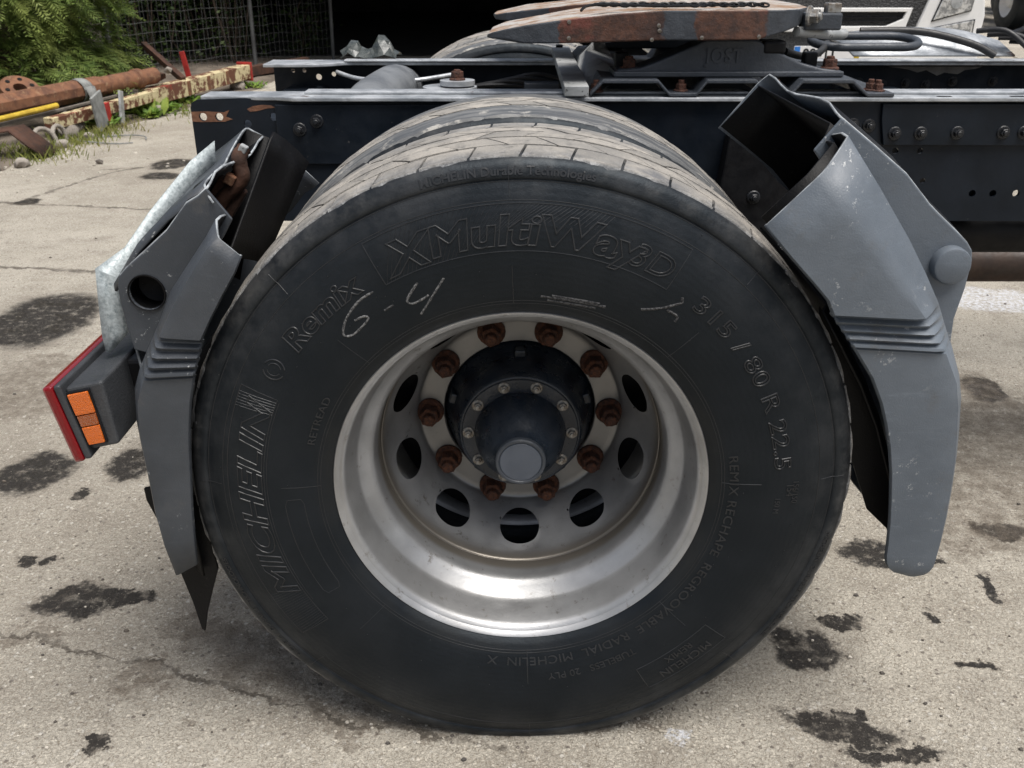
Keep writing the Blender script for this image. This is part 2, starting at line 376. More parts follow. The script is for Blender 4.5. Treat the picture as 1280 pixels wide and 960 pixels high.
m.bump(h, .95, .007); m.bump(ng2, .4, .0025)
rgh = m.math('SUBTRACT', .88, m.math('MULTIPLY', m.math('MULTIPLY', blot, m.ramp(m.noise(11, 3), .45, .58)), .55))
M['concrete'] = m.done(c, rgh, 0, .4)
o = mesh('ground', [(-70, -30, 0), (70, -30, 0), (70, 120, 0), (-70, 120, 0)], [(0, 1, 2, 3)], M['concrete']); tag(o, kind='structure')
o['label'] = 'worn pale concrete yard with dark wet oil stains and cracks'

# loose grit on the concrete
def scatter(spots, mt, name):
    V = []; F = []
    for (x, y, s) in spots:
        k = len(V); n = rnd.randint(4, 6); a0 = U(0, 6)
        for zz, q in ((0, 1), (.55, .8)):
            for i in range(n): 
                a = a0 + 2 * math.pi * i / n; e = s * q * U(.75, 1.2); V.append((x + e * math.cos(a), y + e * math.sin(a) * .8, s * zz + .001))
        for i in range(n): j = (i + 1) % n; F.append((k + i, k + j, k + n + j, k + n + i))
        F.append(tuple(range(k + n, k + 2 * n)))
    return mesh(name, V, F, mt)
M['grit'] = simple('pale_grit', (.55, .51, .44), (.30, .27, .22), 6, .8, .05, bump=.2)
M['grit_dark'] = simple('dark_grit', (.06, .055, .05), (.12, .10, .08), 6, .8, .05, bump=.2)
sp = []
for i in range(420):
    g = G(U(-60, 1340), 960 - 760 * U(0, 1) ** .8); sp.append((g.x, g.y, U(.001, .0026) * (1 + .15 * g.y)))
for (cx, cy, sx_, sy_, n) in ((.26, .03, .05, .03, 110), (-.25, .04, .35, .05, 120), (-1.2, .5, .3, .1, 60), (-3.4, 5.2, .5, .4, 160), (.5, .25, .2, .1, 50)):
    for i in range(n): sp.append((rnd.gauss(cx, sx_), rnd.gauss(cy, sy_), U(.0012, .0045) * (1 + .5 * max(0, cy))))
tag(scatter(sp, M['grit'], 'grit'), 'pale grit and stone chips scattered over the concrete', 'gravel', kind='stuff')
sp = []
for i in range(160):
    g = G(U(-60, 1340), 960 - 720 * U(0, 1)); sp.append((g.x, g.y, U(.002, .006) * (1 + .12 * g.y)))
tag(scatter(sp, M['grit_dark'], 'dark_grit'), 'dark crumbs of dirt scattered over the concrete', 'gravel', kind='stuff')

# ------------------------------------------------------------------ open shed added to make the background black
M['shed_wall'] = simple('shade_dark_sheeting', (.018, .018, .017), (.010, .010, .010), 2, .8, .05)  # shade put into the wall colour so the inside goes black
M['shed_floor'] = simple('shade_dark_floor', (.018, .016, .013), (.010, .009, .008), 2, .9, .05)  # floor colour darkened to stand in for shade, not oil
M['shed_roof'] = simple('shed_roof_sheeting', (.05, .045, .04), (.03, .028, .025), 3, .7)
M['timber'] = simple('weathered_timber', (.21, .19, .165), (.12, .105, .09), 9, .85, .05, bump=.5, bscale=60)
shed = empty('shed', (.5, 12.6, 0)); tag(shed, 'added open-fronted shed, coloured near black for deep shadow, behind the truck chassis', 'shed')
def spart(name, c, s, mt): return boxo(name, c, s, mt, shed, .01)
SX0, SX1, SD, SH = -9.0, 3.6, 11.0, 3.4
mid = (SX0 + SX1) / 2; wd = SX1 - SX0
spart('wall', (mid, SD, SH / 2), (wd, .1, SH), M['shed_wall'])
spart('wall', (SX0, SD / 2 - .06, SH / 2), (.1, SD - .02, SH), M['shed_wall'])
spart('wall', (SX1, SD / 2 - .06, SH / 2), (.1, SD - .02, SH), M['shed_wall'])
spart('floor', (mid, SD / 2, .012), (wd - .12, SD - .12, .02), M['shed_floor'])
spart('roof', (mid, SD / 2 - .9, SH + .06), (wd + .5, SD + 2.4, .08), M['shed_roof'])  # unseen roof, run forward to shade the shrubs
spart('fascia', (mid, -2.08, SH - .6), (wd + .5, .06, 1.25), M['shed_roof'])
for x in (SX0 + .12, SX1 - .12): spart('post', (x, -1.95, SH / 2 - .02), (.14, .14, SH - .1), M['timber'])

# ================================================================== THE TRUCK CHASSIS
truck = empty('truck', (0, 0, 0))
tag(truck, 'dark grey tractor truck chassis with fifth wheel, dual rear tyres and broken mudguards', 'truck')
WC = Vector((0, 0, .515))
SIDE = [(.034, .288), (.026, .2955), (.017, .3015), (.0085, .312), (.003, .330), (-.002, .352), (-.0055, .38), (-.0065, .408), (-.005, .435), (-.001, .458), (.005, .478), (.011, .493), (.0125, .4965), (.0105, .4985), (.011, .503), (.0135, .512), (.0175, .5195), (.024, .5245), (.036, .5262)]
def side_y(r):
    for (y0, r0), (y1, r1) in zip(SIDE, SIDE[1:]):
        if r0 <= r <= r1: return y0 + (y1 - y0) * (r - r0) / (r1 - r0)
    return SIDE[-1][0]
def squash(x, y, z):
    """tyre under load: flat on the ground, sidewall bulging a little above it"""
    if z < -.30:
        k = min(1, (-.30 - z) / .16); q = 1 - abs(y - .1575) / .165
        y += (.1575 - y) * -.07 * k * math.exp(-(x / .30) ** 2) * (1 if abs(y - .1575) > .1 else 0)
    if z < -.513: z = -.513 + (z + .513) * .02
    return x, y, z
def tyre_mesh():
    half = SIDE + [(.06, .524), (.11, .5265), (.1575, .527)]
    prof = half + [(.315 - y, r) for y, r in half[:-1]][::-1]
    v, f = lathe(prof, 240); v = [squash(*p) for p in v]
    me = bpy.data.meshes.new('tyre'); me.from_pydata(v, [], f); return me
def tread_mesh(seed, n=46, smooth_rib=False):
    rr = random.Random(seed); V = []; F = []
    rows = [(.0165, .0805, 0., .16), (.0870, .1295, .5, -.42), (.1355, .1795, .25, .42), (.1855, .2280, .75, -.42), (.2345, .2985, .3, .16)]
    if smooth_rib: rows = [(.0165, .1050, 0., .0), (.1120, .1440, .55, -.4), (.1490, .1810, .2, .4), (.1860, .2080, .75, -.4), (.2150, .2985, .3, .0)]
    MI = []
    crown = lambda y: .5352 - .55 * (y - .1575) ** 2
    st = 360 / n
    for ri, (y0, y1, ph, sl_) in enumerate(rows):
        for i in range(n):
            a0 = (i + ph) * st; gap = (-.05 if smooth_rib else .46) if ri in (0, 4) else .34; wear = rr.uniform(-.0008, .0006)
            k = len(V); S = 4; Y = 5
            for si in range(S + 1):
                for yi in range(Y + 1):
                    t = yi / Y; y = y0 + (y1 - y0) * t
                    edge = 1 if si in (0, S) else 0
                    ang = a0 + gap / 2 + (st - gap) * si / S + sl_ * st * (t - .5) * (1 if ri % 2 else 1)
                    ang += rr.uniform(-.02, .02) * (1 - edge)
                    if ri == 0 and yi == 0: r_ = .5135 + rr.uniform(-.0025, .004) - .002 * edge; yy = y0 + rr.uniform(-.001, .002)
                    elif ri == 0 and yi == 1: r_ = .5285 + rr.uniform(-.001, .001) - .0015 * edge; yy = .0265 + rr.uniform(-.001, .001)
                    elif ri == 4 and yi == Y: r_ = .5135; yy = y1
                    elif ri == 4 and yi == Y - 1: r_ = .5285; yy = .315 - .0265
                    else: r_ = crown(y) + (0 if smooth_rib and ri in (0, 4) else wear) - (.0011 if edge or yi in (0, Y) else 0); yy = y
                    a = R(ang); V.append(squash(r_ * math.sin(a), yy, r_ * math.cos(a)))
            base = len(V)
            for si in range(S + 1):
                for yi in (0, Y):
                    y = y0 if yi == 0 else y1; t = yi / Y
                    ang = a0 + gap / 2 + (st - gap) * si / S + sl_ * st * (t - .5)
                    r_ = .510 if (ri == 0 and yi == 0) or (ri == 4 and yi == Y) else .522; yb = y + (.004 if ri == 0 and yi == 0 else (-.004 if ri == 4 and yi == Y else 0))
                    a = R(ang); V.append(squash(r_ * math.sin(a), yb, r_ * math.cos(a)))
            w_ = Y + 1; nf = len(F)
            for si in range(S):
                for yi in range(Y): F.append((k + si * w_ + yi, k + si * w_ + yi + 1, k + (si + 1) * w_ + yi + 1, k + (si + 1) * w_ + yi))
                F.append((k + si * w_, k + (si + 1) * w_, base + (si + 1) * 2, base + si * 2))
                F.append((k + si * w_ + Y, base + si * 2 + 1, base + (si + 1) * 2 + 1, k + (si + 1) * w_ + Y))
            F.append((*[k + q for q in range(w_)][::-1], base, base + 1)); F.append((*[k + S * w_ + q for q in range(w_)], base + S * 2 + 1, base + S * 2)); MI += [1 if smooth_rib and ri in (0, 4) else 0] * (len(F) - nf)
    me = bpy.data.meshes.new('tread'); me.from_pydata(V, [], F); me.polygons.foreach_set('material_index', MI)
    bm = bmesh.new(); bm.from_mesh(me); bmesh.ops.recalc_face_normals(bm, faces=bm.faces); bm.to_mesh(me); bm.free(); return me
tm = tyre_mesh()
tyre = finish('tyre', tm, M['rubber'], truck, smooth=60, loc=WC); tyre['label'] = 'black tubeless truck tyre with moulded lettering and chalk marks, outer of the pair'
tdm = tread_mesh(3); tread = finish('tread', tdm, M['tread'], tyre, smooth=35)
rib = bpy.data.objects.new('tread', tread_mesh(8, 52, True)); rib.data.materials.append(M['tread']); rib.data.materials.append(M['rib'])
for p in rib.data.polygons: p.use_smooth = True
rib.data.set_sharp_from_angle(angle=R(35))
tyres = [tyre]
for y in (.352, 1.85, 2.2):
    t = copy(tyre, truck, WC + Vector((0, y, 0))); d = copy(rib if y < 2 else tread, t); tyres.append(t)
    if 'label' in t: del t['label']
tyres[1]['label'] = 'dusty inner tyre of the pair beside the chassis rail'

# --- moulded lettering and chalk, laid on the sidewall
def on_side(x, y, h, r0, th, k=1.):
    r_ = r0 + y; a = R(th) + x / (r0 + .5 * .03)
    return squash(r_ * math.sin(a), side_y(min(max(r_, .29), .526)) - h * k, r_ * math.cos(a))
def ring_text(s, size, r0, th, outline=0., mt='letter', h=.0004, **k):
    V, F = text_mesh(s, size, outline, **k); V = [on_side(v.x, v.y, v.z + h, r0, th) for v in V]
    return mesh('lettering', V, F, M[mt], tyre, smooth=40)
def ring_line(pts, rad=.0006, name='mould_line', mt='letter', n=5, closed=False, lift=0.):
    """pts are (radius, clock angle in degrees) along the sidewall"""
    P = []
    for (ra, ta), (rb, tb) in zip(pts, pts[1:]):
        q = max(1, int(max(abs(tb - ta) / 1.5, abs(rb - ra) / .008)))
        for i in range(q): P.append((ra + (rb - ra) * i / q, ta + (tb - ta) * i / q))
    P.append(pts[-1])
    V = [squash(r_ * math.sin(R(t)), side_y(r_) - lift, r_ * math.cos(R(t))) for r_, t in P]
    return tube_data(V, rad, n)
def ring_obj(name, parts, mt='letter'):
    V, F = join(parts); return mesh(name, V, F, M[mt], tyre, smooth=50)
O1 = .00095
ring_text('X', .062, .407, -22.9, O1, shear=.25, sx=1.25, offset=.002)
ring_text('MultiWay', .058, .410, 2.2, O1, shear=.12, sx=1.30, offset=.0018, spacing=1.02)
ring_text('3D', .048, .410, 25.3, O1, shear=.2, sx=1.1, spacing=1.)
ring_text('MICHELIN', .052, .409, -92.6, O1, shear=.22, sx=1.50, offset=.0012, spacing=1.04)
ring_text('Remix', .044, .411, -43.8, O1, sx=1.28, offset=.0012, shear=.12)
ring_text('315 / 80 R 22.5', .036, .398, 60.5, O1, sx=1.42, spacing=1.04)
ring_text('MICHELIN Durable Technologies', .0165, .5035, -2.4, 0., sx=1.12, offset=.0003, extrude=.0007)
ring_text('REMIX RECHAPE  REGROOVABLE  RADIAL  MICHELIN  X', .020, .330, 134, 0., sx=1.28, extrude=.0007, spacing=1.05)
ring_text('TUBELESS   20 PLY', .017, .361, 160, 0., sx=1.2, extrude=.0007)
ring_text('RETREAD', .016, .332, -67.5, 0., sx=1.35, extrude=.0007)
ring_text('154', .016, .418, 88.5, 0., extrude=.0007); ring_text('150 M', .012, .402, 92.5, 0., extrude=.0006)
ring_text('156/150', .013, .428, 89.0, 0., extrude=.0006)
ring_text('MICHELIN', .022, .428, 139, 0., sx=1.1, extrude=.0007); ring_text('REMIX', .018, .408, 139, 0., sx=1.1, extrude=.0007)
ring_text('MICHELIN  DURABLE  TECHNOLOGIES', .0125, .5045, 112, 0., sx=1.1, extrude=.0006)
ring_text('MICHELIN  DURABLE  TECHNOLOGIES', .0125, .5045, -118, 0., sx=1.1, extrude=.0006)
box_ = lambda r0, r1, a, b: [(r0, a), (r1, a), (r1, b), (r0, b), (r0, a)]
for q in (box_(.400, .466, -29, 31), box_(.404, .462, -126.5, -65.5), box_(.402, .450, 129, 150)): ring_obj('mould_frame', [ring_line(q, .0008)])
ring_obj('mould_line', [ring_line([(.4, -120), (.4, -66)])])
ring_obj('mould_frame', [ring_line([(.375, -93), (.375, -119), (.371, -120.5), (.350, -120.5), (.346, -119), (.346, -93), (.35, -91.5), (.371, -91.5), (.375, -93)])])
hat = []
for i in range(46):
    a = -28.6 + i * .95; lo = .401 + max(0, min(.04, (a + 14) * .003)); ext = 5.4 * (1 - max(0, (a + 5)) / 30)
    hat.append(ring_line([(lo, a), (.465, min(a + ext, 30.5))], .00042, n=4))
ring_obj('hatching', hat)['kind'] = 'stuff'
hat = [ring_line([(.4045, -125.8 + i * .62), (.4615, -125.8 + i * .62 - .6)], .0004, n=4) for i in range(97) if not (-114.5 < -125.8 + i * .62 < -69.5)]
ring_obj('hatching', hat)['kind'] = 'stuff'
# circumferential beads and radial mould seams
for q in (.318, .3225, .470, .4945): ring_obj('mould_line', [ring_line([(q, t) for t in range(-180, 181, 3)], .0006)])
for a in (-2.2, -45.5, -88, 43, 87, 132.5, 178, -134):
    for q in ((.318, .378), (.474, .512)): ring_obj('mould_line', [ring_line([(q[0], a), (q[1], a)], .0006)])
sw = []
for a0, a1 in ((10, 150), (190, 330)):
    sw.append(ring_line([(.4275 + .016 * math.cos(R(t)), -59.4 + .016 * math.sin(R(t)) * 57.3 / .43) for t in range(a0, a1 + 1, 10)], .0012))
    sw.append(ring_line([(.4275 + .010 * math.cos(R(t)), -59.4 + .010 * math.sin(R(t)) * 57.3 / .43) for t in range(a0, a1 + 1, 10)], .0008))
for q in sw: ring_obj('emblem_line', [q])
# rubber pips of the mould
pv = []
for i in range(70):
    q = U(.33, .49); t = U(-180, 180); p = squash(q * math.sin(R(t)), side_y(q), q * math.cos(R(t)))
    pv.append(tube_data([Vector(p) + Vector((0, .001, 0)), Vector(p) + Vector((0, -.0016, 0))], .0007, 5))
ring_obj('rubber_pips', pv)['kind'] = 'stuff'
# hand-drawn chalk 6-4, a tick and a smudge (surveyed strokes)
def chalk(strokes, rad, mt='chalk', name='chalk_mark'):
    parts = []
    for s in strokes:
        P = []
        for p in smooth_path([Vector((u, v, 0)) for u, v in s], 5):
            w_ = W(p.x, p.y, 0) - WC; q = math.hypot(w_.x, w_.z); a = math.atan2(w_.x, w_.z)
            P.append(Vector((q * math.sin(a), side_y(q) + rad * .50, q * math.cos(a))))
        parts.append(tube_data(P, [rad * U(.85, 1.1) for _ in P], 6))
    V, F = join(parts); return mesh(name, V, F, M[mt], tyre, smooth=60)
chalk([[(467, 363), (450, 374), (436, 392), (430, 408), (431, 418), (442, 417), (455, 405), (461, 396), (455, 394), (444, 399)]], .0022)
chalk([[(481, 387), (492, 380)]], .002, 'chalk_faint')
chalk([[(522, 352), (513, 366), (509, 375), (515, 379), (527, 374), (536, 368)], [(555, 346), (544, 364), (533, 382), (526, 393)]], .0022)
chalk([[(676, 371), (700, 374), (730, 379), (757, 384)], [(684, 376), (715, 381), (745, 386)], [(690, 370), (720, 375), (750, 380)]], .0028, 'chalk_faint')
chalk([[(801, 386), (825, 384), (852, 377)], [(833, 386), (846, 394), (843, 401)], [(852, 377), (852, 370)]], .0024, 'chalk_faint')

# ------------------------------------------------------------------ wheel: deep dished steel disc with hand holes
RIMP = [(.0245, .2915), (.0185, .2965), (.0170, .2990), (.0190, .3005), (.023, .2990), (.0275, .2935), (.031, .2880), (.036, .2850), (.041, .2835), (.060, .2795), (.080, .2750), (.087, .2732), (.092, .2705), (.106, .2570), (.113, .2505), (.119, .2476), (.127, .2462), (.150, .2445), (.162, .2440), (.167, .2455), (.170, .2425)]
wheel = None
def disc_point(s):
    """profile of the disc from its weld (s=0) to the mounting face (s=1)"""
    P = [(.166, .2425), (.168, .2408), (.174, .2398), (.186, .2380), (.200, .2335), (.218, .2255), (.238, .2160), (.258, .2065), (.276, .1985), (.290, .1920), (.2975, .1870), (.2995, .180)]
    t = s * (len(P) - 1); i = min(int(t), len(P) - 2); t -= i; return P[i][0] + (P[i + 1][0] - P[i][0]) * t, P[i][1] + (P[i + 1][1] - P[i][1]) * t
def wheel_mesh():
    bm = bmesh.new()
    v, f = lathe(RIMP, 160); vv = [bm.verts.new(p) for p in v]
    for q in f: bm.faces.new([vv[i] for i in q])
    def P(th, s):
        y, r_ = disc_point(s); return (r_ * math.sin(th), y, r_ * math.cos(th))
    # disc bands without holes
    def band(s0, s1, k):
        n = 160; rows = [[bm.verts.new(P(2 * math.pi * i / n, s0 + (s1 - s0) * j / k)) for i in range(n)] for j in range(k + 1)]
        for j in range(k):
            for i in range(n): bm.faces.new((rows[j][i], rows[j][(i + 1) % n], rows[j + 1][(i + 1) % n], rows[j + 1][i]))
    S0, S1, SC = .20, .80, .515
    band(0, S0, 4); band(S1, 1, 6)
    # ten hand holes, each in its own sector
    nb = 16; hr = .0385
    for k in range(10):
        tc = 2 * math.pi * k / 10; rect = []
        for i in range(nb): rect.append((-1 + 2 * i / nb, S1))
        for i in range(nb): rect.append((1, S1 + (S0 - S1) * i / nb))
        for i in range(nb): rect.append((1 - 2 * i / nb, S0))
        for i in range(nb): rect.append((-1, S0 + (S1 - S0) * i / nb))
        L = len(rect); rings = []
        for j in range(8):
            t = (j / 7) ** 1.3; ring = []
            for i, (a, s) in enumerate(rect):
                ds = (s - SC) / .3; an = math.atan2(ds, a); ca = (math.cos(an) * hr / .2205, SC + math.sin(an) * .215)
                ra = (a * math.pi / 10, s); ring.append(bm.verts.new(P(tc + ca[0] + (ra[0] - ca[0]) * t, ca[1] + (ra[1] - ca[1]) * t)))
            rings.append(ring)
        lip = [bm.verts.new((x_.co.x * .975, x_.co.y + .011, x_.co.z * .975)) for x_ in rings[0]]
        for i in range(L):
            j2 = (i + 1) % L; bm.faces.new((rings[0][i], rings[0][j2], lip[j2], lip[i]))
            for j in range(7): bm.faces.new((rings[j + 1][i], rings[j + 1][j2], rings[j][j2], rings[j][i]))
    # mounting face with its bore
    v, f = lathe([(.2995, .180), (.3000, .175), (.3000, .1425), (.302, .1405), (.316, .1405)], 160); vv = [bm.verts.new(p) for p in v]
    for q in f: bm.faces.new([vv[i] for i in q])
    bmesh.ops.remove_doubles(bm, verts=bm.verts, dist=.0004); bmesh.ops.recalc_face_normals(bm, faces=bm.faces)
    me = bpy.data.meshes.new('wheel'); bm.to_mesh(me); bm.free(); return me
wheel = finish('wheel', wheel_mesh(), M['rim'], truck, smooth=38, loc=WC); wheel['label'] = 'silver deep-dished steel wheel with round hand holes'
nut = bolt_mesh('lug_nut', .0190, .034, 1.36, .013)
for k in range(10):
    a = R(18 + 36 * k); put(nut, 'lug_nut', (.1675 * math.sin(a), .300, .1675 * math.cos(a)), wheel, M['nut'], (0, U(0, 1), 0))
# inner wheel of the pair and the far side wheels
v, f = lathe([(.285, .288), (.30, .2985), (.292, .2985), (.27, .283), (.20, .272), (.16, .248), (.09, .246), (.05, .27), (.02, .29), (.016, .2985), (.026, .289)], 96)
iw = mesh('wheel', v, f, M['rim'], truck, smooth=40, loc=WC + Vector((0, .352, 0))); iw['label'] = 'inner steel wheel hidden behind the dished one'
v, f = lathe([(-.04, .141), (-.035, .24), (.0, .246)], 64); mesh('disc', v, f, M['black'], iw, smooth=40)
fw = copy(iw, truck, WC + Vector((0, 2.2, 0))); del fw['label']
fw = copy(iw, truck, WC + Vector((0, 1.85, 0))); del fw['label']
# brake drum, axle
v, f = lathe([(.322, .142), (.322, .20), (.345, .212), (.60, .212), (.60, .09)], 64); mesh('brake_drum', v, f, M['black'], truck, smooth=40, loc=WC)
v, f = lathe([(.35, .0), (.35, .09), (.9, .085), (1.0, .14), (1.15, .22), (1.35, .22), (1.5, .14), (1.6, .085), (2.2, .09), (2.2, .0)], 40); mesh('axle', v, f, M['black'], truck, smooth=40, loc=WC)
# hub
v, f = lathe([(.335, .1400), (.318, .1400), (.300, .136), (.285, .128), (.262, .122), (.240, .120), (.222, .112), (.214, .109), (.2125, .1065), (.2125, .1050)], 72)
hubm = lathe([(.2125, .1050), (.2100, .1030), (.2100, .0815), (.2085, .0800), (.195, .0795), (.178, .0760), (.160, .0690), (.143, .0590), (.130, .0500), (.122, .0445), (.112, .0425), (.107, .0415)], 72)
V, F = join([(v, f), hubm]); hub = mesh('hub', V, F, M['hub'], truck, smooth=40, loc=WC)
v, f = lathe([(.112, .0425), (.103, .0428), (.1005, .0410), (.1005, .0375), (.1030, .0355)], 56); mesh('cap_ring', v, f, M['chassis_grey'], hub, smooth=35)
v, f = lathe([(.1030, .0358), (.1015, .0345), (.1012, .0001)], 56); mesh('hub_cap', v, f, M['hub_cap'], hub, smooth=35)
hb = bolt_mesh('hub_bolt', .0074, .0095, 1.5, .003)
for k in range(10):
    a = R(18 + 36 * k); put(hb, 'hub_bolt', (.0925 * math.sin(a), .2100, .0925 * math.cos(a)), hub, M['bolt_bright'], (0, U(0, 1), 0))
for k in range(5):
    a = R(36 + 72 * k - 36); boxo('hub_rib', (.128 * math.sin(a), .283, .128 * math.cos(a)), (.02, .034, .014), M['hub'], hub, .003, Matrix.Rotation(a, 3, 'Y'))

# ------------------------------------------------------------------ chassis rails
ZT, ZB = 1.0, .733
hl = [(-.697, .967, .0085), (-.661, .967, .0085), (-.600, .952, .0085), (-.541, .967, .0085), (1.037, .797, .008), (1.084, .797, .008), (1.137, .797, .008), (.918, .826, .006), (.845, .893, .007), (.900, .893, .007), (1.25, .80, .008), (1.36, .80, .008)]
rail = prism('frame_rail', [(-.722, .80), (-.722, .985), (-.719, .997), (-.706, 1.0035), (-.60, 1.0075), (-.53, 1.001), (4.6, 1.001), (4.6, ZB), (-.60, ZB), (-.70, .77)], .850, .858, M['chassis'], truck, holes=hl)
rail['label'] = 'near chassis rail with rust-edged bolt holes at its rear end'
def rail_bits(rail, s, y):
    """s=+1: flange runs away from the camera (near rail), -1: towards it (far rail)"""
    # top flange (plan outline swept in at the rear end) and bottom flange
    if s > 0: pl = [(-.53, y - .004), (-.49, y - .020), (4.6, y - .020), (4.6, y + .085), (-.70, y + .085), (-.70, y + .008)]
    else: pl = [(-.722, y), (-.722, y - .125), (-.60, y - .125), (-.55, y - .112), (-.505, y - .078), (-.47, y - .068), (4.6, y - .068), (4.6, y)]
    bm = bmesh.new(); vs0 = [bm.verts.new((a, b, ZT + .002)) for a, b in pl]; fc = bm.faces.new(vs0)
    e = bmesh.ops.extrude_face_region(bm, geom=[fc])['geom']
    for q in e:
        if isinstance(q, bmesh.types.BMVert): q.co.z += .009
    bmob('top_flange', bm, M['chassis_top'], rail, bevel=.002)
    boxo('bottom_flange', (2.0, y + s * .046, ZB + .004), (5.2, .075, .008), M['chassis'], rail)
    boxo('flange_strip', (2.05, y + s * .052, ZT + .0145), (5.05 if s > 0 else 5.1, .048, .006), M['chassis_top'], rail)
rail_bits(rail, 1, .85)
far = prism('frame_rail', [(-.722, ZB), (-.722, .999), (4.6, .999), (4.6, ZB)], 1.642, 1.650, M['chassis'], truck, holes=[(-.665, .980, .006), (-.632, .980, .006), (-.590, .962, .009), (-.545, .970, .007)])
far['label'] = 'far chassis rail with a rusty flared rear end'
rail_bits(far, -1, 1.642)
# flitch plates on the near rail
fp = prism('flitch_plate', [(-.535, .865), (-.535, .994), (.20, .994), (.20, .865)], .842, .8495, M['chassis'], rail, bevel=.0015)
prism('flitch_plate', [(.797, .996), (.800, .960), (.812, .907), (4.6, .898), (4.6, .996)], .840, .8495, M['chassis'], rail, bevel=.0015)
prism('rust_patch', [(-.7215, .957), (-.7215, .978), (-.69, .979), (-.65, .977), (-.637, .982), (-.646, .968), (-.632, .962), (-.65, .957), (-.70, .956)], .8490, .8498, M['rust'], rail, holes=[(-.697, .967, .0088), (-.661, .967, .0088)])
prism('rust_patch', [(-.598, .984), (-.585, .990), (-.565, .993), (-.545, .992), (-.535, .987), (-.555, .985), (-.575, .980), (-.592, .978)], .8491, .8497, M['rust'], rail)
fb = bolt_mesh('bolt', .0095, .012, 1.6, .004)
for x, z, yy in ((-.484, .941, .842), (-.445, .959, .842), (.833, .933, .840), (.890, .933, .840), (.971, .934, .840), (1.073, .935, .840), (1.119, .935, .840), (1.2, .935, .84), (1.3, .935, .84), (.777, .948, .85), (.741, .950, .85), (.58, .93, .85), (.61, .925, .85), (.52, .935, .85)):
    put(fb, 'bolt', (x, yy, z), rail, M['bolt'], (0, U(0, 1), 0))
for x in (.95, 1.02, 1.09, 1.16, 1.22, 1.30, 1.42, 1.55): put(fb, 'bolt', (x, 1.642, .945 + U(-.006, .006)), far, M['bolt'], (0, U(0, 1), 0))
for x in (.93, 1.09, 1.25):
    boxo('slot', (x, .845, ZT + .0113), (.030, .012, .0012), M['black'], rail, 0)
M['peel'] = simple('peeling_paint', (.18, .18, .18), (.11, .11, .11), 20, .7)
pp = [(1.10, .992), (1.16, .984), (1.19, .975), (1.215, .982), (1.25, .966), (1.27, .975), (1.31, .970), (1.33, .982), (1.36, .985), (1.38, .992)]
prism('peeling_patch', pp, 1.640, 1.6415, M['peel'], far)
# suspension bracket and dark hardware on the rail behind the wheel
brk = prism('suspension_bracket', [(.46, .94), (.66, .94), (.70, .75), (.62, .60), (.52, .60), (.44, .75)], .80, .846, M['black'], truck, bevel=.004)
for x, z in ((.525, .80), (.60, .68)): put(fb, 'bolt', (x, .80, z), brk, M['bolt'])
v, f = lathe([(0, .0), (0, .11), (.02, .125), (.05, .11), (.08, .125), (.11, .11), (.13, .125), (.16, .10), (.16, 0)], 32)
ab = mesh('air_spring', v, f, M['black'], truck, smooth=60, loc=(-.33, .98, .60)); ab.rotation_euler = (R(90), 0, 0)
ab2 = copy(ab, truck, (-.33, 1.52, .60))
tube('brake_hose', smooth_path([(-.335, .842, .845), (-.31, .835, .862), (-.26, .83, .878), (-.18, .83, .885)]), .0075, M['hose'], truck)
put(bolt_mesh('hose_fitting', .013, .016, 1.4, .006), 'hose_fitting', (-.34, .85, .845), truck, M['bolt'])
# cross members and the clutter between the rails
tube('cross_member', smooth_path([(-.36, .93, .93), (-.36, 1.05, .955), (-.34, 1.25, .965), (-.34, 1.45, .955), (-.34, 1.64, .93)]), .062, M['tube_grey'], truck, 20)
boxo('cross_member', (-.62, 1.25, .86), (.12, .76, .16), M['chassis'], truck, .01)
boxo('cross_member', (1.05, 1.25, .84), (.14, .76, .20), M['chassis'], truck, .01)
bow = tube('brake_pipe', smooth_path([(-.52, 1.56, .985), (-.44, 1.48, .975), (-.30, 1.44, .975), (-.18, 1.50, .985)]), .006, M['chassis_top'], truck)
st = None
for k, (q, zz) in enumerate(((.075, .955), (.070, .972), (.045, .988))):
    v, f = lathe([(0, 0), (0, q), (.012, q), (.012, 0)], 28)
    if k == 0: st = mesh('stop_plate', v, f, M['chassis_top'], truck, smooth=40, loc=(-.175, 1.24, zz)); st.rotation_euler = (R(90), 0, 0)
    else: mesh('disc', v, f, M['chassis_top'], st, smooth=40).location = (0 if k == 1 else .02, zz - .955, 0)
put(bolt_mesh('bolt', .016, .022, 1.3, .004), 'bolt', (.02, .045, 0), st, M['bolt_rust'], (R(180), 0, 0))
for k, x in enumerate((-.02, .02, .06, .10)):
    tube('air_line', smooth_path([(x - .2, 1.60, .93), (x - .05, 1.56, .95 + .01 * k), (x + .1, 1.58, .94)]), .006, M['hose'], truck, 6)
vb = boxo('valve_block', (.07, 1.50, .945), (.10, .05, .04), M['chassis_grey'], truck, .004)

# ------------------------------------------------------------------ fifth wheel
# corrugated mounting plate
cp = [(.155, 1.012), (.182, 1.040), (.301, 1.040), (.328, 1.012), (.385, 1.012), (.407, 1.040), (.513, 1.040), (.540, 1.012), (.590, 1.012), (.613, 1.040), (.722, 1.040), (.757, 1.012), (.815, 1.012)]
pl = cp + [(x, z + .0085) for x, z in cp[::-1]]
